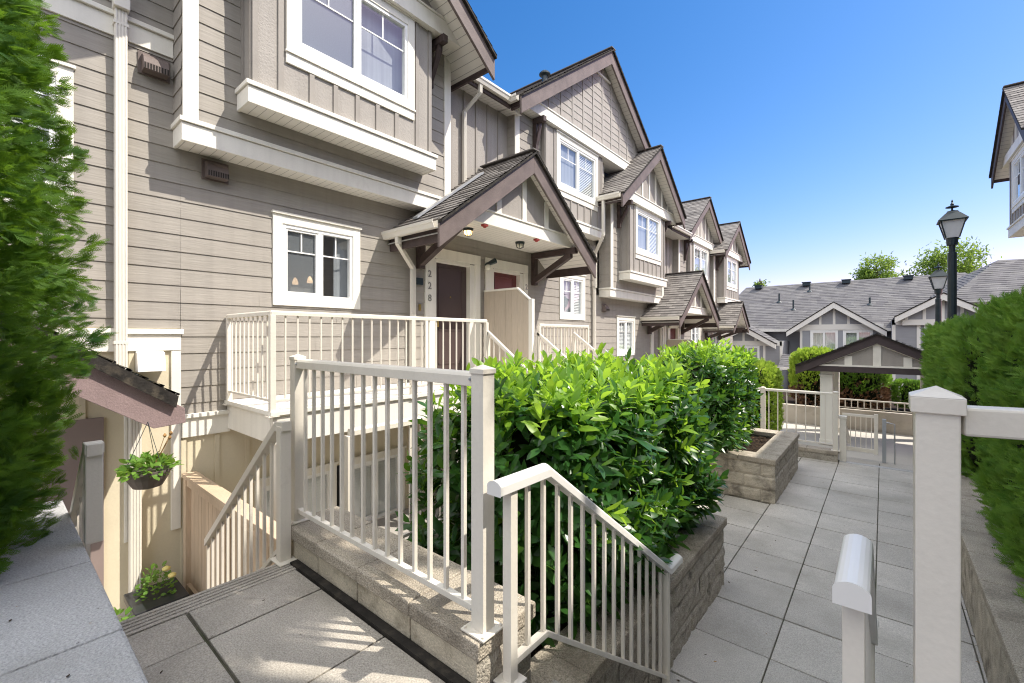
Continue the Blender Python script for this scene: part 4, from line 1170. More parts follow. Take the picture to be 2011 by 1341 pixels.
tag(o, 'tiny dry leaves and grit scattered on the paving', 'leaf litter')

# ------------------------------------------------------------------ guard rails and handrails close by
railing('guard_railing', 'beige guard railing standing on the block wall beside the landing', 'railing', [(-2.68, 1.2), (-1.15, 1.2)], 1.146, .235, [0, 1.53],
        base=.182, top_h=.055, top_w=.05, post_w=.062, post_top=.012)
GR = bpy.data.objects['guard_railing']
g = MB()
for x, y, z in ((-1.19, 1.173, 1.118), (-1.19, 1.183, .247), (-2.64, 1.173, 1.118)):
    g.add([(x+.007*math.cos(q*PI/4), y, z+.007*math.sin(q*PI/4)) for q in range(8)]+[(x+.005*math.cos(q*PI/4), y-.005, z+.005*math.sin(q*PI/4)) for q in range(8)], [tuple(range(8, 16))]+[(q, (q+1) % 8, 8+(q+1) % 8, 8+q) for q in range(8)])
pieces(g, 'screw', M['flash'], GR)
t = thing('guard_railing', 'thick beige post with pyramid cap and the rail running right from it', 'railing', (.08, 1.2, 0))
g = MB(); g.box(.048, .112, 1.168, 1.232, 0, 1.135); g.box(.0, .16, 1.12, 1.28, .001, .009); g.build('post', M['rail'], t, .003)
g = MB(); g.box(.041, .119, 1.161, 1.239, 1.132, 1.163); g.add([(.041, 1.161, 1.163), (.119, 1.161, 1.163), (.119, 1.239, 1.163), (.041, 1.239, 1.163), (.08, 1.2, 1.183)], [(0, 1, 4), (1, 2, 4), (2, 3, 4), (3, 0, 4)])
g.build('post_cap', M['rail'], t, .002)
g = MB(); g.beam((.112, 1.21, 1.118), (1.6, 1.61, 1.118), .05, .054); g.build('top_rail', M['rail'], t, .005)
def step_handrail(label, x):
    L1, L2, L3 = .31, 1.34, .19
    y0 = 1.163
    zt = slopef((0, .763), (L1, .76), (L1+L2, -.19), (L1+L2+L3, -.19))
    zb = slopef((0, .055), (L1, .055), (L1+L2, -.90), (L1+L2+L3, -.90))
    t = thing('stair_handrail', label, 'handrail', (x, y0, 0), 'handrails of the path steps')
    kn = [(y0, .763), (y0+L1, .76), (y0+L1+L2, -.19), (y0+L1+L2+L3, -.19)]
    g = MB(); w, h = .062, .05
    prof = [(-.5, -1), (.5, -1), (.5, -.36), (.47, -.26), (.40, -.17), (.28, -.08), (.14, -.02), (0, 0), (-.14, -.02), (-.28, -.08), (-.40, -.17), (-.47, -.26), (-.5, -.36)]
    n = len(prof); vs = []
    for y, z in kn: vs += [(x+u*w, y, z+v*h) for u, v in prof]
    fs = [tuple(range(n)), tuple(range(4*n-1, 3*n-1, -1))]
    for k in range(3): fs += [(k*n+i, k*n+(i+1) % n, (k+1)*n+(i+1) % n, (k+1)*n+i) for i in range(n)]
    g.add(vs, fs); g.build('top_rail', M['rail_white'], t, .002)
    g = MB(); kb = [(y0+.08, .067), (y0+L1, .067), (y0+L1+L2-.04, -.88)]
    for (a, za), (b, zb_) in zip(kb[:-1], kb[1:]): g.beam((x, a, za), (x, b, zb_), .032, .026)
    g.build('bottom_rail', M['rail'], t, .002)
    for y, z, zb0 in ((y0+.09, .72, 0), (y0+L1+L2-.02, -.22, ZP)):
        g = MB(); g.box(x-.02, x+.02, y-.02, y+.02, zb0, z); g.box(x-.045, x+.045, y-.045, y+.045, zb0, zb0+.008); g.build('post', M['rail'], t, .002)
    yy = y0+.09+.105
    while yy < y0+L1+L2-.06:
        z1 = zt(yy-y0)-.045; z0 = .07 if yy < y0+L1 else .067-(.947)*(yy-y0-L1)/(L2-.04)
        g = MB(); g.box(x-.008, x+.008, yy-.008, yy+.008, z0, z1); g.build('picket', M['rail'], t); yy += .103
    return t
step_handrail('beige picketed handrail sloping down the steps in front of the big laurel', -1.06)
step_handrail('beige handrail seen end-on at lower right, its rounded white cap facing the viewer', -.05)

def lower_handrail(label, y, bend):
    t = thing('stair_handrail', label, 'handrail', (-2.62, y, 0), 'handrails of the basement steps')
    kn = [(-2.58, .80), (-2.68, .79), (-3.95, -.26)] if bend else [(-2.70, .80), (-2.80, .79), (-4.6, -.75)]
    g = MB()
    for (a, za), (b, zb) in zip(kn[:-1], kn[1:]): g.beam((a, y, za-.03), (b, y, zb-.03), .055, .055)
    g.build('top_rail', M['rail'], t, .003)
    x0 = kn[0][0]-.04
    g = MB(); g.box(x0-.03, x0+.03, y-.03, y+.03, 0 if bend else .35, .77); g.box(x0-.033, x0+.033, y-.033, y+.033, .75, .80) if not bend else None
    if bend: g.box(x0-.07, x0+.07, y-.05, y+.05, .001, .009)
    g.build('post', M['rail'], t, .004)
    g = MB(); (a, za), (b, zb) = kn[1], kn[2]
    g.beam((a, y, za-.75), (b, y, zb-.75), .03, .03); g.build('bottom_rail', M['rail'], t)
    n = int(abs(b-a)/.1)
    for i in range(1, n+1):
        xx = a+(b-a)*i/n; z = za+(zb-za)*i/n
        g = MB(); g.box(xx-.008, xx+.008, y-.008, y+.008, z-.74, z-.05); g.build('picket', M['rail'], t)
    return t
lower_handrail('picketed handrail sloping down to the basement door beside the cedar fence', 1.095, True)
lower_handrail('left handrail of the basement steps, its capped post against the thuja', .315, False)
# well railing on the back of the near planter
railing('guard_railing', 'dark-shadowed guard railing along the back of the near planter, seen through the front pickets', 'railing', [(-2.83, 1.62), (-2.83, 4.2)], .64, -.27, [0, 1.3, 2.58],
        base=-.37, post_w=.05, cap=False)

# cedar privacy fence in the light well
t = thing('cedar_fence', 'low cedar board fence standing in the basement light well', 'fence', (-4.8, 1.5, ZL))
g = MB(); n = 22; x0, x1 = -6.06, -3.5
for i in range(n):
    a, b = x0+(x1-x0)*i/n, x0+(x1-x0)*(i+1)/n; g.box(a+.003, b-.003, 1.49, 1.515+random.uniform(0, .003), ZL+.05, -.33)
g.build('boards', M['cedar'], t)
g = MB(); g.box(x0-.03, x1+.03, 1.43, 1.57, -.318, -.275); g.box(x0, x1, 1.45, 1.488, -.40, -.32); g.box(x0, x1, 1.45, 1.488, ZL+.02, ZL+.12); g.build('cap_rail', M['cedar'], t, .004)
for x in (x0+.04, -4.75, x1-.02):
    g = MB(); g.box(x-.045, x+.045, 1.44, 1.53, ZL, -.32); g.build('post', M['cedar'], t)

# ------------------------------------------------------------------ far end of the path
g = thing('kerb_wall', 'low dark block kerb carrying the white fence at the end of the path', 'kerb', (-1.4, 9.8, ZP))
b = MB(); cap_run(b, -3.0, -.605, 9.70, 9.97, -.84, -.77, 0, 5); b.build('kerb_cap', M['cap'], g, .006)
b = MB(); b.box(-3.0, -.615, 9.715, 9.95, -1.5, -.842); b.build('kerb_face', M['blockdark'], g)
railing('guard_railing', 'white railing on the low kerb at the far end of the path', 'railing', [(-2.9, 9.8), (-.65, 9.8)], .265, -.68, [0, 1.1, 2.25], base=-.77, step=.155, post_w=.075, post_top=.015, top_h=.05)
t = thing('path_gate', 'small white picket gate past the end of the path', 'gate', (-.35, 11, ZP))
b = MB(); b.box(-.62, -.08, 10.98, 11.01, -.30, -.25); b.box(-.62, -.08, 10.98, 11.01, -.98, -.90); b.box(-.13, -.07, 10.97, 11.02, -1.0, -.22); b.build('gate_frame', M['rail'], t, .003)
for i in range(6):
    b = MB(); x = -.57+.08*i; b.box(x-.006, x+.006, 10.99, 11.0, -.90, -.30); b.build('picket', M['rail'], t)
t = thing('gate_post', 'slim grey steel post with latch beside the small gate', 'post', (.02, 11, ZP))
b = MB(); b.box(-.01, .05, 10.97, 11.03, ZP-.2, -.30); b.build('post', M['flash'], t, .003)
b = MB(); b.tube([(.05, 11, -.36), (.17, 11, -.38), (.17, 11, -1.13)], .012, 8); b.build('latch', M['flash'], t)
t = thing('stair_handrail', 'short handrail with a white newel leading down from the path end', 'handrail', (-.55, 9.9, ZP))
b = MB(); b.box(-.60, -.50, 9.86, 9.94, ZP, -.20); b.box(-.61, -.49, 9.85, 9.95, -.2, -.15); b.build('newel', M['rail'], t, .006)
b = MB(); b.beam((-.55, 9.94, -.22), (-.55, 11.9, -1.0), .06, .06); b.build('rail', M['rail'], t)
t = thing('low_wall', 'sunlit beige concrete wall topped by a railing in front of the thuja row', 'wall', (-.5, 19, ZQ))
b = MB(); b.box(-3.6, 6, 18.9, 19.15, -2.5, -1.22); b.build('wall_face', M['lowwall'], t, .01)
b = MB(); b.box(-3.6, 6, 19.15, 30, -2.6, -1.35); struct(b.build('raised_bed', M['soil']))
railing('guard_railing', 'white railing on the sunlit low wall behind the gate', 'railing', [(-1.5, 19.0), (2.4, 19.0)], -.86, -1.17, [0, 3.9], base=-1.22, step=.17, post_w=.06, cap=False, top_h=.05, pk=.03)
t = thing('stair_handrail', 'white handrail and square post climbing left behind the golden thuja', 'handrail', (-3.2, 17, ZQ))
b = MB(); b.box(-3.3, -3.12, 18.0, 18.18, ZQ, .02); b.box(-3.34, -3.08, 17.96, 18.22, .02, .07); b.build('newel', M['rail_white'], t, .01)
b = MB(); b.beam((-3.0, 16.7, -.9), (-3.9, 17.4, .05), .07, .07); b.beam((-3.0, 16.7, -1.7), (-3.9, 17.4, -.75), .05, .05); b.build('rail', M['rail_white'], t)
for i in range(7):
    u = i/6; x, y = -3.0-.9*u, 16.7+.7*u; z = -.9+.95*u; b = MB(); b.box(x-.015, x+.015, y-.015, y+.015, z-.85, z); b.build('picket', M['rail_white'], t)
b = MB()
for i in range(5): b.box(-4.6, -3.0-.25*i, 16.6, 17.6, ZQ, ZQ+.17*(i+1))
struct(b.build('far_steps', M['lowwall']))

# gazebo
t = thing('gazebo', 'small open gable shelter with dark timber barge boards and one white column in view', 'shelter', (-.1, 16.5, ZQ))
yg = 15.4; px, pz, hw, sl = -.12, 1.36, 1.86, .50
b = MB()
for s in (-1, 1):
    xe = px+s*hw; ze = pz-sl*hw
    shingles(b, (xe, yg-.05, ze), (xe, yg+3.2, ze), (px, yg-.05, pz), (px, yg+3.2, pz), .15, .3, 0, .014, 60+s)
    b.prism([(xe, yg-.05, ze-.01), (px, yg-.05, pz-.01), (px, yg-.05, pz-.05), (xe, yg-.05, ze-.05)], (0, 3.25, 0), 3)
roof = b.build('roof', SH+[M['dark']], t)
for s in (-1, 1):
    xe = px+s*hw; ze = pz-sl*hw
    b = MB(); b.prism([(px, yg, pz-.05), (xe, yg, ze-.05), (xe, yg, ze-.28), (px, yg, pz-.28)], (0, .05, 0)); b.build('barge_board', mat('dark_timber', (.062, .046, .046), .6, .15, 5, .2, 40) if s < 0 else bpy.data.materials['dark_timber'], roof, .004)
b = MB(); b.box(px-1.62, px+1.62, yg+.06, yg+.2, .27, .43); b.build('beam', bpy.data.materials['dark_timber'], t, .004)
b = MB(); b.prism([(px-1.25, yg+.12, .46), (px+1.25, yg+.12, .46), (px, yg+.12, 1.09)], (0, .05, 0)); gw = b.build('gable_wall', M['panel'], t)
b = MB(); b.box(px-1.4, px+1.4, yg+.05, yg+.12, .432, .475)
for k, hgt in ((-.62, .72), (0, 1.06), (.62, .72)): b.box(px+k-.085, px+k+.085, yg+.09, yg+.121, .475, hgt)
for s in (-1, 1): b.beam((px, yg+.1, 1.08), (px+s*1.3, yg+.1, .45), .04, .06)
pieces(b, 'gable_batten', M['trim'], gw)
for s in (-1, 1):
    for yy in (yg+.45, yg+2.8):
        x = px+s*1.14
        b = MB(); b.box(x-.15, x+.15, yy-.15, yy+.15, ZQ, .27); b.box(x-.17, x+.17, yy-.17, yy+.17, .12, .17); b.box(x-.17, x+.17, yy-.17, yy+.17, ZQ, ZQ+.15); b.build('column', M['trim'], t, .008)

# street lamps
def street_lamp(label, x, y, zt, zg, s):
    t = thing('street_lamp', label, 'street lamp', (x, y, zg), 'black lantern street lamps')
    b = MB(); k = s
    b.lathe((x, y, 0), [(.14*k, zg), (.14*k, zg+.5), (.085*k, zg+.6), (.083*k, zt-1.28*k), (.06*k, zt-1.27*k), (.06*k, zt-1.1*k)], 12); b.build('pole', M['black'], t)
    h = MB(); lb = zt-.93*k
    h.lathe((x, y, 0), [(.10*k, lb-.17*k), (.11*k, lb-.02*k), (.13*k, lb)], 12)
    for a in range(4):
        an = PI/4+a*PI/2; h.tube([(x+.165*k*math.cos(an), y+.165*k*math.sin(an), lb), (x+.30*k*math.cos(an), y+.30*k*math.sin(an), lb+.40*k)], .014*k, 6)
    r = [(x+sx*.25*k, y+sy*.25*k, lb+.40*k) for sx, sy in ((-1, -1), (1, -1), (1, 1), (-1, 1))]
    h.lathe((x, y, lb+.40*k), [(.36*k, 0), (.37*k, .02*k), (.20*k, .17*k), (.16*k, .20*k), (.13*k, .24*k), (.03*k, .27*k)], 4)
    h.lathe((x, y, lb+.67*k), [(.02*k, 0), (.02*k, .05*k), (.12*k, .07*k), (.12*k, .085*k), (.03*k, .12*k), (.035*k, .15*k), (.012*k, .19*k), (.02*k, .22*k), (.004*k, .26*k)], 12)
    hd = h.build('lantern', M['black'], t)
    q = MB(); q.lathe((x, y, lb), [(.15*k, .005*k), (.285*k, .40*k)], 4); q.build('lantern_glass', M['frost'], hd)
    return t
street_lamp('taller and nearer black lantern lamp rising behind the right hedge', 1.20, 14.06, 4.37, -1.9, .94)
street_lamp('smaller and farther black lantern lamp left of the near one', 1.45, 20.9, 3.80, -1.9, .98)

# ------------------------------------------------------------------ far rowhouse
t = thing('rowhouse', 'long grey rowhouse with white trimmed gables closing the far end', 'rowhouse', (-2, 33, -3))
b = MB(); T = TYm(32.0)
wz0, wz1 = .42, 1.62
ups = [(-3.25, -1.86), (-1.80, -.85)]
siding(b, T, -9.0, 9.0, -3.0, 1.9, joints=False, lip=.02); b.build('wall', M['ffsiding'], t)
b = MB(); T1 = TYm(31.0)
panel(b, T1, -3.75, .03, -3, 1.62, [hole(-3.25, -1.95, .45, 1.60, .07), hole(-1.72, -.42, .45, 1.60, .07)]); 
b.quad((-3.75, 31, -3), (-3.75, 32, -3), (-3.75, 32, 1.9), (-3.75, 31, 1.9)); b.quad((.03, 31, -3), (.03, 32, -3), (.03, 32, 1.9), (.03, 31, 1.9))
gwp = b.build('projecting_wall', M['ffpanel'], t)
b = MB(); battens(b, T1, [-3.70, -.02], -3, 1.6, .12, .03); b.tbox(T1, -3.75, .03, 1.60, 1.95, -.01, .03); b.tbox(T1, -3.75, .03, .25, .36, -.01, .02)
pieces(b, 'white_trim', M['fftrim'], gwp)
for a in (-3.25, -1.72): window(t, T1, a, a+1.30, .45, 1.60, .07, inside='curtain', grid=False, gl=M['glass_far'], trim_mat=M['vinyl'])
def fgable(yp, xc, zp, hw, sl, zb, name):
    g = MB()
    for s in (-1, 1):
        shingles(g, (xc+s*hw, yp-.4, zp-sl*hw), (xc+s*hw, yp+5, zp-sl*hw), (xc, yp-.4, zp), (xc, yp+5, zp), .2, .4, 0, .016, int(xc*7)+70+s)
        g.prism([(xc+s*hw, yp-.4, zp-sl*hw-.01), (xc, yp-.4, zp-.01), (xc, yp-.4, zp-.05), (xc+s*hw, yp-.4, zp-sl*hw-.05)], (0, 5.4, 0), 3)
    r = g.build('gable_roof', SHF+[M['dark']], t)
    for s in (-1, 1):
        q = MB(); q.prism([(xc, yp-.38, zp-.05), (xc+s*hw, yp-.38, zp-sl*hw-.05), (xc+s*hw, yp-.38, zp-sl*hw-.32), (xc, yp-.38, zp-.36)], (0, .06, 0)); q.build('barge_board', M['fftrim'], r)
    w = MB(); hb = (zp-.25-zb)/sl; w.prism([(xc-hb, yp-.02, zb), (xc+hb, yp-.02, zb), (xc, yp-.02, zp-.25)], (0, .05, 0)); ww = w.build('gable_wall', M['ffsiding'], r)
    w = MB()
    for k in (-1.3, -.65, 0, .65, 1.3):
        zt = zp-.3-sl*abs(k)
        if zt > zb: w.box(xc+k-.06, xc+k+.06, yp-.05, yp-.02, zb, zt)
    w.box(xc-hw*.83, xc+hw*.83, yp-.055, yp-.02, zb-.28, zb); pieces(w, 'gable_batten', M['fftrim'], r)
fgable(31.0, -2.12, 3.22, 2.28, .72, 1.93, 'c')
fgable(29.5, -6.45, 1.95, 1.75, .62, 1.0, 'l')
fgable(29.5, 2.2, 3.35, 1.75, .62, 2.1, 'r')
b = MB(); b.box(-8.0, -4.45, 29.5, 32, -3, 1.0); b.box(.35, 5.2, 29.6, 32, -3, 2.1); pieces(b, 'side_wing', M['ffsiding'], t)
b = MB(); T2 = TYm(29.5); battens(b, T2, [-7.2, -5.35, -4.5], -3, 1.0, .12, .03); b.tbox(T2, -8, -4.45, .72, .98, 0, .03)
T3 = TYm(29.6); battens(b, T3, [.42, 1.35, 3.2], -3, 2.1, .14, .03); b.tbox(T3, .35, 5.2, 1.85, 2.1, 0, .03); b.tbox(T3, .35, 5.2, .55, .66, 0, .035); pieces(b, 'wing_trim', M['fftrim'], t)
window(t, T2, -6.9, -5.6, -.55, .68, .07, inside='curtain', grid=False, gl=M['glass_far'], trim_mat=M['vinyl'])
window(t, T3, 1.55, 2.7, .75, 1.9, .07, inside='blind', grid=False, gl=M['glass_far'], trim_mat=M['vinyl'])
b = MB()
shingles(b, (-9.4, 31.5, 1.72), (6.2, 31.5, 1.72), (-7.9, 37, 4.95), (3.7, 37, 5.02), .24, .45, 0, .016, 88)
b.quad((-9.4, 31.5, 1.70), (6.2, 31.5, 1.70), (3.7, 37, 5.0), (-7.9, 37, 4.93), 3)
shingles(b, (-9.4, 43, 1.72), (-9.4, 31.5, 1.72), (-7.9, 37.2, 4.95), (-7.9, 37, 4.95), .3, .5, 0, .016, 89)
mr = b.build('main_roof', SHF+[M['dark']], t)
b = MB(); b.box(-9.3, 6.0, 31.44, 31.5, 1.56, 1.72); b.build('eave_trim', M['fftrim'], mr)
b = MB()
shingles(b, (2.2, 30.5, 2.9), (8.2, 30.5, 2.9), (4.6, 34, 5.25), (8.2, 35, 5.25), .24, .45, 0, .016, 91); shingles(b, (2.0, 37, 3.9), (2.2, 30.5, 2.9), (4.6, 34.3, 5.25), (4.6, 34, 5.25), .24, .45, 0, .016, 92)
b.build('hip_roof', SHF+[M['dark']], t)
b = MB(); shingles(b, (-4.45, 28.2, -.42), (-3.55, 28.2, -.42), (-4.45, 29.6, .26), (-3.55, 29.6, .26), .2, .4, 0, .016, 93); b.quad((-4.45, 28.2, -.43), (-3.55, 28.2, -.43), (-3.55, 29.6, .24), (-4.45, 29.6, .24), 3)
pr = b.build('porch_roof', SHF+[M['dark']], t)
b = MB(); b.box(-4.5, -3.5, 28.12, 28.2, -.56, -.42); b.build('porch_trim', M['fftrim'], pr)
for i, (x, f) in enumerate(((-7.0, .93), (-4.05, .93), (-1.85, .93), (1.2, .93))):
    z = 1.72+3.28*f; y = 31.5+5.5*f; b = MB(); b.box(x-.22, x+.22, y-.25, y+.1, z, z+.22); b.box(x-.26, x+.26, y-.3, y+.15, z+.2, z+.25); b.build('roof_vent', M['black'], t)
for x, f, h in ((-5.4, .58, .55), (-4.45, .40, .6), (-3.8, .80, .35), (-.6, .45, .4), (4.2, .36, .4)):
    z = 1.72+3.28*f; y = 31.5+5.5*f; b = MB(); b.tube([(x, y, z-.1), (x, y, z+h)], .05, 8); b.lathe((x, y, z-.02), [(.2, -.06), (.08, .06)], 10); b.build('vent_pipe', M['black'], t)
# ground floor: doors, porch rail
b = MB(); b.box(-.55, .3, 31.9, 31.98, -2.9, -.75); b.box(-1.6, -1.0, 30.9, 30.98, -2.9, -.75); b.build('door', M['black'], t)
b = MB(); b.box(.2, 2.4, 28.9, 28.96, -1.15, -1.05); b.box(.2, 2.4, 28.9, 28.96, -2.0, -1.93)
for i in range(9): b.box(.3+.26*i, .36+.26*i, 28.9, 28.95, -2.0, -1.1)
b.box(.16, .3, 28.86, 29.0, -3, -.95); b.build('porch_rail', M['fftrim'], t)

# ------------------------------------------------------------------ house across the path (right)
t = thing('townhouse', 'townhouse across the path at the right edge, dark barge boards and a high bay', 'townhouse', (3.6, 8, -.5))
b = MB(); siding(b, TN(3.25), 15.8, 19.75, 4.0, 6.5, [(16.7, 19.65, 4.0, 6.5)], joints=False); siding(b, TN(3.55), -7, 17.4, -.5, 6.2, joints=False); siding(b, TYp(17.4), 3.55, 9, -.5, 8.2, joints=False)
b.box(3.6, 9.5, -7, 17.35, -.5, 6.1); b.build('wall', M['siding'], t)
b = MB(); b.box(2.86, 3.55, 16.9, 19.6, 4.20, 4.45); b.box(2.83, 3.55, 16.87, 19.63, 4.452, 4.50); b.build('bay_base', M['trim'], t, .004)
bay(t, 16.95, 19.55, 4.5, 6.42, 17.3, 19.2, 4.98, 6.36, 2.9, 3.6, 'half', 6, T=TN(2.9))
b = MB(); b.box(2.80, 3.3, 16.2, 20.1, 6.42, 6.68); b.build('frieze_beam', M['trim'], t)
b = MB(); b.prism([(2.9, 16.4, 6.68), (2.9, 20.0, 6.68), (2.9, 18.3, 8.0)], (.05, 0, 0)); b.build('gable_wall', M['panel'], t)
b = MB()
for y in (17.3, 17.8, 18.3, 18.8, 19.3): b.box(2.875, 2.902, y-.05, y+.05, 6.68, 8.0-.85*abs(y-18.3))
pieces(b, 'gable_batten', M['trim'], t)
gable_roof(t, 18.3, 8.22, 2.15, 2.15, .88, 2.62, 7.0, 2.9, 6.4, sgn=-1, seed=41, timber=bpy.data.materials['dark_timber'], gutter_left=False)
b = MB(); shingles(b, (2.95, -7, 6.25), (2.95, 16.4, 6.25), (7, -7, 8.6), (7, 16.4, 8.6), .3, .6, 0, .016, 44); b.prism([(2.95, -7, 6.23), (7, -7, 8.58), (11, -7, 6.23)], (0, 23.4, 0), 3); b.build('main_roof', SH+[M['dark']], t)

# ------------------------------------------------------------------ foliage
def mesh_np(name, V, Fq, mats, mi, parent, org=(0, 0, 0), smooth=False):
    me = bpy.data.meshes.new(name)
    nv, nf = len(V), len(Fq); k = Fq.shape[1]
    me.vertices.add(nv); me.vertices.foreach_set('co', (V-np.array(org)).astype(np.float32).ravel())
    me.loops.add(nf*k); me.loops.foreach_set('vertex_index', Fq.astype(np.int32).ravel())
    me.polygons.add(nf); me.polygons.foreach_set('loop_start', np.arange(0, nf*k, k, dtype=np.int32)); me.polygons.foreach_set('loop_total', np.full(nf, k, dtype=np.int32))
    for m in mats: me.materials.append(m)
    me.polygons.foreach_set('material_index', np.asarray(mi, dtype=np.int32))
    if smooth: me.polygons.foreach_set('use_smooth', np.ones(nf, dtype=bool))
    me.update(calc_edges=True)
    o = bpy.data.objects.new(name, me); COL.objects.link(o)
    if parent is not None: o.parent = parent
    ORG[o.name] = Vector(org)
    return o

def norm(a): return a/np.maximum(1e-9, np.linalg.norm(a, axis=-1, keepdims=True))

def scatter(tv, tf, P, A, N, sc):
    """copies of template (axis +Y, normal +Z) at P along axis A, facing N"""
    A = norm(A); X = norm(np.cross(A, N)); Z = np.cross(X, A)
    R = np.stack([X, A, Z], axis=2)                       # columns
    V = np.einsum('nij,kj->nki', R, tv)*np.asarray(sc).reshape(-1, 1, 1)+P[:, None, :]
    n, k = len(P), len(tv)
    Fq = (tf[None]+(np.arange(n)*k)[:, None, None]).reshape(-1, tf.shape[1])
    return V.reshape(-1, 3), Fq

def leaf_template(L=1., W=.36, fold=.10, curl=.18):
    ys = np.array([0, .22, .55, .82, 1.])*L; ws = np.array([.05, .72, 1., .62, .03])*W/2; zs = -curl*(ys/L)**2*L
    V = []
    for y, w, z in zip(ys, ws, zs): V += [(-w, y, z+fold*w*2), (0, y, z), (w, y, z+fold*w*2)]
    Fq = []
    for i in range(4):
        for j in range(2): a = i*3+j; Fq.append((a, a+1, a+4, a+3))
    return np.array(V), np.array(Fq)

def spray_template(n=6, L=1., w=.045, fan=.75, sub=True):
    V, Fq = [], []
    def strip(p, q, wd):
        d = np.array(q)-np.array(p); s = np.array([-d[1], d[0], 0.]); s = s/np.linalg.norm(s)*wd/2
        b = len(V); V.extend([p-s, p+s, q+s*.35, q-s*.35]); Fq.append((b, b+1, b+2, b+3))
    strip(np.array([0, 0, 0.]), np.array([0, L, -.12*L]), w)
    for i in range(1, n+1):
        y = L*i/(n+1)
        for s in (-1, 1):
            l = L*.5*(1-.6*i/(n+1)); a = fan
            p = np.array([0, y-.06*L*(s > 0), -.12*y*y/L]); q = p+np.array([s*math.sin(a)*l, math.cos(a)*l, -.06*l])
            strip(p, q, w)
            if sub and i < n-1:
                m = (p+q)/2; r = m+np.array([s*math.sin(a*.25)*l*.45, math.cos(a*.25)*l*.45, -.03*l]); strip(m, r, w*.9)
    return np.array(V), np.array(Fq)

LEAF = leaf_template()
SPRAY = spray_template(5, 1., .075)
SPRAY_F = spray_template(6, 1., .050, .60)
SPRAY_S = spray_template(3, 1., .16, .7, False)
SPRAY_H = spray_template(5, 1., .075, .6, False)

def rounded_box_points(n, c, h, p=3.2, shell=(.82, 1.0), zmin=-1):
    """points in the outer shell of a superellipsoid; returns pts, outward normals"""
    d = RNG.normal(size=(n*2, 3)); d = norm(d)
    # area weighting by sampling box directions
    q = RNG.uniform(-1, 1, size=(n*2, 3)); face = RNG.choice(3, size=n*2, p=np.array([h[1]*h[2], h[0]*h[2], h[0]*h[1]])/(h[1]*h[2]+h[0]*h[2]+h[0]*h[1]))
    sg = RNG.choice([-1, 1], size=n*2); q[np.arange(n*2), face] = sg
    r = (np.abs(q)**p).sum(1)**(1/p); u = q/r[:, None]
    u = u[u[:, 2] > zmin][:n]
    s = RNG.uniform(shell[0], shell[1], size=len(u))**.5
    nr = norm(np.sign(u)*np.abs(u)**(p-1)/np.array(h))
    return np.array(c)+u*np.array(h)*s[:, None], nr, s

def core(mb, c, h, p=3.2, n=14, amp=.06, mi=0):
    vs = []
    for j in range(n+1):
        th = PI*j/n
        for i in range(2*n):
            ph = PI*i/n; d = np.array([math.sin(th)*math.cos(ph), math.sin(th)*math.sin(ph), math.cos(th)])
            m = np.abs(d).max(); q = d/m; r = (np.abs(q)**p).sum()**(1/p); u = q/r
            v = np.array(c)+u*np.array(h); v += d*noise.noise(Vector(v*3.))*amp
            vs.append(v)
    fs = [(j*2*n+i, j*2*n+(i+1) % (2*n), (j+1)*2*n+(i+1) % (2*n), (j+1)*2*n+i) for j in range(n) for i in range(2*n)]
    mb.add(vs, fs, mi)

def laurel(label, c, h, nshoot, seed, leafL=.150, group='laurel shrubs in the planters', base=-.47):
    t = thing('laurel_shrub', label, 'shrub', (c[0], c[1], base), group)
    P, Nn, s = rounded_box_points(nshoot, c, h, 4.2, (.45, 1.0), -.97)
    bump = np.array([noise.noise(Vector(p*1.9)+Vector((seed, 0, 0))) for p in P]); P = P+Nn*(bump*.12)[:, None]
    top = Nn[:, 2] > .45
    A = norm(Nn*.75+np.array([0, 0, .75])+RNG.normal(size=P.shape)*.32)
    shootL = RNG.uniform(.12, .28, size=len(P))
    nl = 10
    PP, AA, NN, SS, MI = [], [], [], [], []
    perp = norm(np.cross(A, RNG.normal(size=A.shape))); bin_ = np.cross(A, perp)
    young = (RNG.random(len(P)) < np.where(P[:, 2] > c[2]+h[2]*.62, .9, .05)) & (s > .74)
    for k in range(nl):
        f = (k+.5)/nl; ang = k*2.4+RNG.uniform(-.3, .3, size=len(P))
        rad = perp*np.cos(ang)[:, None]+bin_*np.sin(ang)[:, None]
        tilt = (1.15-.75*f)+RNG.normal(size=len(P))*.15
        ax = A*np.cos(tilt)[:, None]+rad*np.sin(tilt)[:, None]
        ax[:, 2] -= .25*(1-f)
        PP.append(P+A*(shootL*(f-.4))[:, None]); AA.append(ax); NN.append(norm(A*1.2-rad*.3+RNG.normal(size=A.shape)*.25))
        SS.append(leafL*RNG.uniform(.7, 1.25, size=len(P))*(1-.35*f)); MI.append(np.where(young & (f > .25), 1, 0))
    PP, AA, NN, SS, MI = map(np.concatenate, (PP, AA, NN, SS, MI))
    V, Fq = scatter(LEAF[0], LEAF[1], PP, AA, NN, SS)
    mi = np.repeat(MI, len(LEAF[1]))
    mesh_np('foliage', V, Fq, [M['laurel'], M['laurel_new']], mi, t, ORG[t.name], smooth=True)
    b = MB()
    for i in range(9):
        x, y = c[0]+random.uniform(-.5, .5)*h[0], c[1]+random.uniform(-.75, .75)*h[1]
        q = Vector((x, y, base-.02)); pts = [q]
        for k in range(4): q = q+Vector((random.uniform(-.1, .1), random.uniform(-.1, .1), .26)); pts.append(q)
        b.tube(pts, .024, 7, r1=.010)
        for k in range(3):
            e = pts[2]+Vector((random.uniform(-.45, .45), random.uniform(-.45, .45), random.uniform(.2, .5))); b.tube([pts[2], (pts[2]+e)/2+Vector((0, 0, .05)), e], .012, 5, r1=.005)
    b.build('branches', M['bark'], t)
    b = MB(); core(b, (c[0], c[1], c[2]+.02), (h[0]*.58, h[1]*.74, h[2]*.62), 2.8); b.build('dark_core', M['core'], t)
    return t
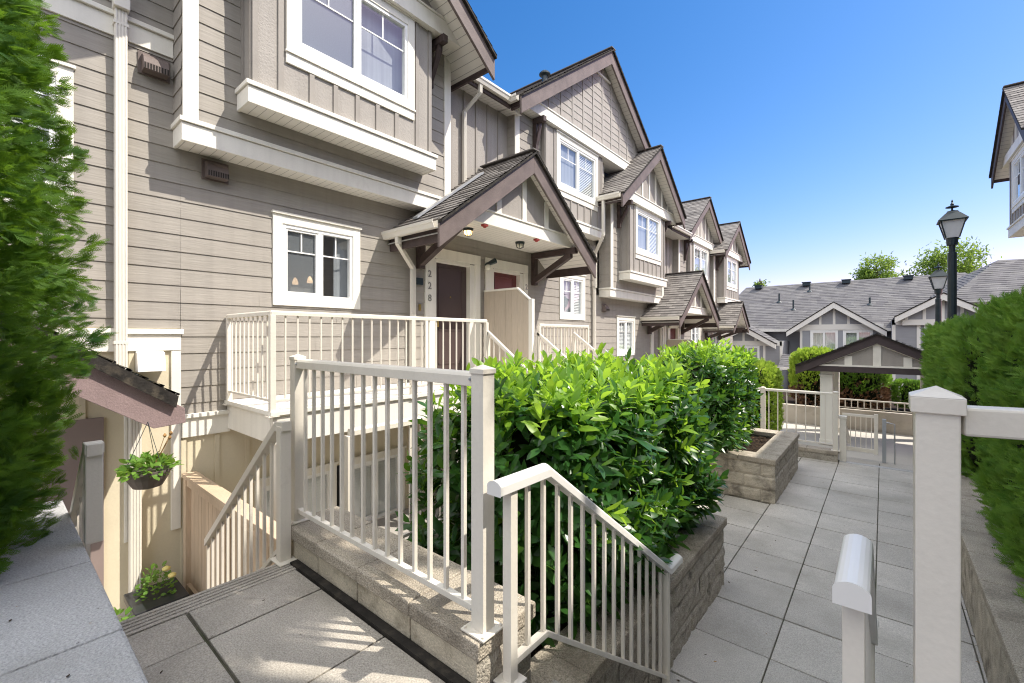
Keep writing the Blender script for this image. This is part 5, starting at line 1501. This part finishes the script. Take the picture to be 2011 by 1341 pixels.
laurel('big near cherry laurel with bright young leaves on top, behind the picket fence', (-1.88, 3.11, .28), (.71, 1.34, .70), 1560, 3)
laurel('second darker laurel farther along, in the far block planter', (-2.16, 7.35, .31), (.56, 1.10, .75), 950, 9)

def thuja_mass(parent, P, Nn, size, m, tpl, up=.8, jit=.35, name='foliage', extra=None, mi=None):
    A = norm(Nn*.9+np.array([0, 0, up])+RNG.normal(size=P.shape)*jit)
    side = norm(np.cross(A, np.array([0, 0, 1.]))+RNG.normal(size=P.shape)*.7)
    V, Fq = scatter(tpl[0], tpl[1], P, A, side, size*RNG.uniform(.65, 1.3, size=len(P)))
    mm = m if isinstance(m, list) else [m]
    mi = np.zeros(len(Fq), int) if mi is None else np.repeat(mi, len(tpl[1]))
    return mesh_np(name, V, Fq, mm, mi, parent, ORG[parent.name])

def fronds(P, Nn, Lb, k, up=.35, jit=.3, rng=RNG, wid=.38):
    """each branch tip P carries a flat fan of k sprays; returns positions, axes, normals, branch index"""
    n = len(P)
    A = norm(Nn+np.array([0, 0, up])+rng.normal(size=P.shape)*jit)
    H = norm(np.cross(A, np.array([0, 0, 1.]))+rng.normal(size=P.shape)*.45)      # normal of the flat fan, roughly horizontal
    Sd = np.cross(H, A)
    t = rng.random((n, k))**.8; sg = rng.choice([-1., 1.], size=(n, k)); sp = rng.uniform(.15, 1., size=(n, k))
    L = (Lb*rng.uniform(.7, 1.3, size=n))[:, None, None]
    off = A[:, None]*(-(1-t))[..., None]*L+Sd[:, None]*(sg*sp*(1.05-t)*wid)[..., None]*L+H[:, None]*rng.normal(size=(n, k))[..., None]*.03*L
    ang = sg*(.15+.75*sp*(1.1-t))
    AX = A[:, None]*np.cos(ang)[..., None]+Sd[:, None]*np.sin(ang)[..., None]+rng.normal(size=(n, k, 3))*.12; AX[..., 2] -= .10
    NN = H[:, None]+rng.normal(size=(n, k, 3))*.25
    return (P[:, None]+off).reshape(-1, 3), AX.reshape(-1, 3), NN.reshape(-1, 3), np.repeat(np.arange(n), k)

def left_thuja():
    t = thing('thuja', 'tall feathery thuja filling the left edge, its top sunlit and its foot in shade', 'shrub', (-3.0, -.53, .0))
    n = 1700
    z = RNG.uniform(.22, 3.5, size=n); a = RNG.uniform(-1.7, 2.2, size=n)
    def rad(z): return np.interp(z, [.1, .35, .6, 1.0, 1.8, 2.4, 3.0, 3.7], [.46, .65, .76, .82, .83, .77, .63, .36])
    lump = np.array([noise.noise(Vector((math.cos(q)*1.5, math.sin(q)*1.5, w*1.6))) for q, w in zip(a, z)])
    r = rad(z)*(1+.14*lump)*RNG.uniform(.80, 1.03, size=n)
    P = np.stack([-3.0+r*np.cos(a), -.53+r*np.sin(a), z], axis=1); Nn = np.stack([np.cos(a), np.sin(a), np.full(n, .05)], axis=1)
    PP, AA, NN, bi = fronds(P, Nn, .21, 34, .22, .42, wid=.50)
    NN = NN+RNG.normal(size=NN.shape)*.55
    V, Fq = scatter(SPRAY_F[0], SPRAY_F[1], PP, AA, NN, .050*RNG.uniform(.6, 1.35, size=len(PP)))
    mesh_np('foliage', V, Fq, [M['thuja']], np.zeros(len(Fq), int), t, ORG[t.name])
    b = MB()
    prof = [(float(rad(np.array([zz]))[0])*.60, zz) for zz in (.2, .5, 1, 1.5, 2, 2.5, 3, 3.6)]
    b.lathe((-3.0, -.53, 0), prof, 18); b.build('dark_core', M['core'], t)
    b = MB(); b.tube([(-2.92, -.46, -.2), (-2.92, -.46, 1.5)], .05, 8); b.build('trunk', M['redbark'], t)
left_thuja()

def hedge_box(label, name, x0, x1, y0, y1, z0, z1, n, size, m, group=None, p=7, tpl=None, brown=None, corek=.72, faces=None, fan=0, solid=True, zt=None):
    c = ((x0+x1)/2, (y0+y1)/2, (z0+z1)/2); h = ((x1-x0)/2, (y1-y0)/2, (z1-z0)/2)
    t = thing(name, label, 'hedge' if 'hedge' in name else 'shrub', (c[0], c[1], z0), group)
    P, Nn, s = rounded_box_points(n, c, h, p, (.82 if fan else .80, 1.0), -.99)
    if faces is not None:
        k = faces(P, Nn); P, Nn = P[k], Nn[k]
    bump = np.array([noise.noise(Vector(q*2.3))+.6*noise.noise(Vector(q*6)) for q in P]); P = P+Nn*(bump*.06*min(1, h[0]))[:, None]
    mi = None; mm = [m]
    if brown is not None:
        f = (P[:, 2]-z0)/(z1-z0)+.25*bump; mi = np.where(f < brown, 1, 0); mm = [m, M['redbark']]
        keep = (mi == 0) | (RNG.random(len(P)) < .45); P, Nn, mi = P[keep], Nn[keep], mi[keep]
    if fan:
        PP, AA, NN, bi = fronds(P, Nn, size*1.6, fan, .9, .34, wid=.36)
        NN = NN+RNG.normal(size=NN.shape)*.6
        V, Fq = scatter(SPRAY_H[0], SPRAY_H[1], PP, AA, NN, size*.62*RNG.uniform(.7, 1.3, size=len(PP)))
        mesh_np('foliage', V, Fq, mm, np.zeros(len(Fq), int), t, ORG[t.name])
    else:
        thuja_mass(t, P, Nn, size, mm, tpl or SPRAY_S, .75, .4, mi=mi)
    b = MB()
    if solid: core(b, c, (h[0]*corek, h[1]*(1-(1-corek)*h[0]/max(h[0], h[1])), h[2]*.93), p, 12, .03); b.build('dark_core', M['core'], t)
    b = MB(); b.tube([(c[0], c[1], (z0 if zt is None else zt)-.3), (c[0], c[1], z0+(z1-z0)*.7)], .06, 8); b.build('trunk', M['redbark'], t)
    return t
seen = lambda P, N: (N[:, 0] < .5)
hedge_box('near clipped thuja hedge at the right edge, above the retaining wall', 'thuja_hedge', .70, 1.75, 1.2, 6.35, -.44, 1.62, 2300, .125, M['hedge'], 'clipped hedges on the right', 12, faces=seen, fan=13, corek=.80)
hedge_box('far clipped thuja hedge on the right, in front of the street lamps', 'thuja_hedge', .66, 1.75, 7.15, 13.3, -.44, 1.50, 1900, .15, M['hedge'], 'clipped hedges on the right', 12, faces=seen, fan=11, corek=.80)
hedge_box('golden sunlit column thuja behind the white kerb railing', 'thuja', -3.75, -2.35, 14.4, 15.8, ZQ, .50, 5500, .13, M['hedge_y'], None, 3.5)
hedge_box('rounded thuja left of the shelter column, brown at its foot', 'thuja', -2.75, -1.25, 19.9, 21.3, -1.35, .74, 5000, .15, M['hedge_y'], 'thujas behind the low wall', 4, brown=.33)
hedge_box('broad thuja right of the shelter column, bare brown twigs below', 'thuja', -1.35, .14, 20.0, 21.4, -1.35, .50, 5000, .15, M['hedge'], 'thujas behind the low wall', 4, brown=.42)
hedge_box('small low box hedge in front of the far porch rail', 'box_hedge', .30, 1.75, 20.4, 21.4, -1.2, -.33, 3200, .11, M['hedge'], None, 6)
CON = ((2.35, 3.85, .40, 7.15, 7.9, .22, 'unseen slim conifer beside the house across the path, short high crown added to shade the landing'), (2.35, 3.15, .25, 7.0, 8.6, .4, 'unseen conifer beside the house across the path, narrow high crown added for shade'),
       (2.35, 2.18, .62, -.45, 8.6, 1., 'unseen tall full conifer beside the house across the path, the farther of two'), (2.35, 1.0, .80, -.45, 8.6, 1., 'unseen tall full conifer beside the house across the path, the nearer of two'))
for x, y, hy, z0, z1, k, lab in CON:  # unseen trees, crowns lifted and spaced to shape the sun on the landing
    hedge_box(lab, 'conifer', x-.25, x+.25, y-hy, y+hy, z0, z1, int(3000*k), .26, M['thuja'], 'conifers beside the house across the path', 5, solid=k > .5, zt=-.45)

def far_tree(label, x, y, zc, r, n, zg=-3):
    t = thing('maple_tree', label, 'tree', (x, y, zg), 'trees beyond the rowhouse')
    cl = norm(RNG.normal(size=(60, 3)))*RNG.uniform(.45, 1.0, size=(60, 1))*np.array(r)+np.array([x, y, zc])
    k = RNG.integers(0, 60, size=n); P = cl[k]+RNG.normal(size=(n, 3))*.16*np.array(r).mean()
    A = norm(RNG.normal(size=(n, 3))+np.array([0, 0, .3])); Nn = norm(RNG.normal(size=(n, 3))+np.array([0, 0, .8]))
    V, Fq = scatter(LEAF[0], LEAF[1], P, A, Nn, RNG.uniform(.20, .36, size=n))
    mesh_np('crown', V, Fq, [M['treeleaf']], np.zeros(len(Fq), int), t, ORG[t.name])
    b = MB(); b.tube([(x, y, zg), (x+.1, y, zc-r[2]*.5), (x, y, zc+r[2]*.6)], .22, 8, r1=.04)
    for i in range(12):
        q = cl[i*5]; b.tube([(x, y, zc-r[2]*.4+.1*i), tuple(q)], .06, 5, r1=.015)
    b.build('trunk', M['bark'], t)
far_tree('leafy tree top showing above the middle of the far roof', -.5, 55, 7.3, (1.75, 1.6, 1.75), 3000)
far_tree('wider leafy tree top behind the two street lamps', 4.6, 55, 7.4, (2.7, 2.0, 1.8), 4200)
far_tree('small tree tip at the left end of the far roof', -10.4, 55, 6.75, (.7, .7, .6), 380)

# potted plants
t = thing('hanging_basket', 'dark hanging pot of geraniums under the side canopy', 'hanging basket', (-5.15, .95, -.12))
c = Vector((-5.12, .95, -.10))
b = MB(); b.lathe(c, [(.05, 0), (.11, .02), (.155, .10), (.17, .15), (.18, .15), (.18, .17), (.16, .17)], 20); b.build('pot', M['pot'], t, smooth=False)
b = MB()
for k in range(3):
    a = 2*PI*k/3+.5; b.tube([c+Vector((.17*math.cos(a), .17*math.sin(a), .16)), c+Vector((0, 0, .60))], .003, 4)
b.build('hanger_wire', M['black'], t)
def leafy(parent, c, r, n, size, m, mats_extra=None, name='foliage', squash=.6):
    d = norm(RNG.normal(size=(n, 3))); d[:, 2] = np.abs(d[:, 2])
    P = np.array(c)+d*np.array([r, r, r*squash])*RNG.uniform(.5, 1, size=(n, 1)); A = norm(d+RNG.normal(size=(n, 3))*.5); Nn = norm(d*.4+np.array([0, 0, 1])+RNG.normal(size=(n, 3))*.4)
    tv = LEAF[0]*np.array([1.9, 1, 1]); V, Fq = scatter(tv, LEAF[1], P, A, Nn, size*RNG.uniform(.6, 1.3, size=n))
    return mesh_np(name, V, Fq, [m], np.zeros(len(Fq), int), parent, ORG[parent.name], True)
leafy(t, c+Vector((0, 0, .15)), .22, 260, .065, M['ivy'])
b = MB()
for q in ((.02, .12, .46), (.05, .15, .44), (.0, .17, .47)):
    b.tube([c+Vector((0, .05, .2)), c+Vector(q)], .003, 4); b.lathe(c+Vector(q), [(.004, -.02), (.016, 0), (.004, .02)], 6)
b.build('dry_flower', M['drygrass'], t)
t = thing('planter_box', 'black box planter with pale yellow flowers on the basement floor', 'planter', (-5.72, 1.12, ZL))
b = MB(); b.box(-5.9, -5.52, .98, 1.28, ZL, ZL+.10); b.box(-5.94, -5.48, .94, 1.32, ZL+.10, ZL+.18); b.box(-5.97, -5.45, .91, 1.35, ZL+.18, ZL+.25); b.build('box', M['potblack'], t, .008)
leafy(t, (-5.72, 1.12, ZL+.25), .17, 170, .045, M['ivy'], squash=1.7)
b = MB()
for q in ((-5.66, 1.2, ZL+.50), (-5.62, 1.24, ZL+.43)):
    b.lathe(q, [(.008, -.02), (.034, -.006), (.037, .012), (.014, .028)], 10)
b.build('flower', M['petal_y'], t, smooth=True)
t = thing('marigold_pot', 'pot of orange marigolds below the black box planter', 'flower pot', (-5.1, .95, ZL))
b = MB(); b.lathe((-5.1, .95, ZL), [(.08, 0), (.10, .16), (.11, .16)], 14); b.build('pot', M['pot'], t)
leafy(t, (-5.1, .95, ZL+.16), .13, 90, .05, M['ivy'])
b = MB()
for i in range(7):
    a = i*.9; b.lathe((-5.1+.08*math.cos(a), .95+.09*math.sin(a), ZL+.27+.02*(i % 3)), [(.012, -.015), (.035, 0), (.03, .018), (.01, .025)], 9)
b.build('flower', M['petal_o'], t)
t = thing('leafy_plant', 'pale green leafy plant at the foot of the lower downspout', 'plant', (-4.5, .55, ZL+.1))
leafy(t, (-4.62, .66, -1.08), .14, 70, .055, M['ivy'], squash=1.3)
b = MB(); b.lathe((-4.62, .66, -1.4), [(.09, 0), (.12, .2), (.13, .2)], 14); b.tube([(-4.62, .66, -1.2), (-4.62, .66, -.95)], .008, 5); b.build('pot', M['pot'], t)

# ------------------------------------------------------------------ light, sky, camera
FILL_CLOUD = 7.2
sd = Vector((1, .61, 1.55)).normalized()
sun = bpy.data.lights.new('sun', 'SUN'); sun.energy = 2.42; sun.angle = math.radians(.5); sun.color = (1., .935, .825)
so = bpy.data.objects.new('sun', sun); COL.objects.link(so); so.rotation_euler = (-sd).to_track_quat('-Z', 'Y').to_euler()
w = bpy.data.worlds.new('World'); SC.world = w; w.use_nodes = True
nt = w.node_tree; bg = nt.nodes['Background']
sky = nt.nodes.new('ShaderNodeTexSky'); sky.sky_type = 'NISHITA'; sky.sun_disc = False
sky.sun_elevation = math.asin(sd.z); sky.sun_rotation = math.atan2(sd.x, sd.y)
sky.altitude = 50; sky.air_density = 1.0; sky.dust_density = .6; sky.ozone_density = 1.4
def M_(op, a, b=None, clamp=False):
    n = nt.nodes.new('ShaderNodeMath'); n.operation = op; n.use_clamp = clamp
    for i, q in enumerate((a, b)):
        if q is None: continue
        if isinstance(q, (int, float)): n.inputs[i].default_value = q
        else: nt.links.new(q, n.inputs[i])
    return n.outputs[0]
SKY_K = .15
sep = nt.nodes.new('ShaderNodeSeparateColor'); nt.links.new(sky.outputs[0], sep.inputs[0])
cmb = nt.nodes.new('ShaderNodeCombineColor')
# deeper, cleaner blue than the plain model: per-channel contrast of the sky itself
for k, (e, a) in enumerate(((2.0, .90), (1.2, .475), (1.0, .56))):
    v = M_('MULTIPLY', M_('POWER', M_('MULTIPLY', sep.outputs[k], SKY_K), e), a/SKY_K); nt.links.new(v, cmb.inputs[k])
# invented bright cloud, unseen overhead and behind the viewer, added to fill the shade
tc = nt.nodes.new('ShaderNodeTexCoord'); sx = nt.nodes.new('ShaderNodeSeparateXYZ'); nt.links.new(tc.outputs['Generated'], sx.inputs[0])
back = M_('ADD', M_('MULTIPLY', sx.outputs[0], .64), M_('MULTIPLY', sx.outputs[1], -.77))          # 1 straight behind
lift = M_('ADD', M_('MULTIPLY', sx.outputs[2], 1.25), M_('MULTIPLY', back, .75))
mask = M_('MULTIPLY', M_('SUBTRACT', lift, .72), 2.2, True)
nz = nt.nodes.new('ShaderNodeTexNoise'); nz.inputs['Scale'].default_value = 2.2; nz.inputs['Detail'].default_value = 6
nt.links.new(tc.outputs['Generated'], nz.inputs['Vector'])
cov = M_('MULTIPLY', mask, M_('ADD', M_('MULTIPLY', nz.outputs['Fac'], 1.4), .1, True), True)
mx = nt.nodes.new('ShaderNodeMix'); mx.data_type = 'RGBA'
nt.links.new(cov, mx.inputs['Factor']); nt.links.new(cmb.outputs[0], mx.inputs['A']); mx.inputs['B'].default_value = (FILL_CLOUD*1.0, FILL_CLOUD, FILL_CLOUD*1.0, 1)
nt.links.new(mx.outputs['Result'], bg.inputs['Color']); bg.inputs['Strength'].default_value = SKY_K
cam = bpy.data.cameras.new('camera'); co = bpy.data.objects.new('camera', cam); COL.objects.link(co)
cam.sensor_width = 36; cam.lens = 36*868/2011; cam.shift_y = -10.5/2011; cam.clip_start = .02; cam.clip_end = 2000
co.location = (0, 0, 1.28); co.rotation_euler = (math.radians(90), 0, math.radians(40))
SC.camera = co
SC.view_settings.view_transform = 'Standard'; SC.view_settings.look = 'None'; SC.view_settings.exposure = 1.4; SC.view_settings.gamma = 1
SC.cycles.use_adaptive_sampling = True; SC.cycles.adaptive_threshold = .006
SC.cycles.use_denoising = True; SC.cycles.denoising_input_passes = 'RGB_ALBEDO_NORMAL'; SC.cycles.denoising_prefilter = 'NONE'; SC.cycles.filter_width = 1.1
SC.cycles.max_bounces = 8; SC.cycles.transparent_max_bounces = 12
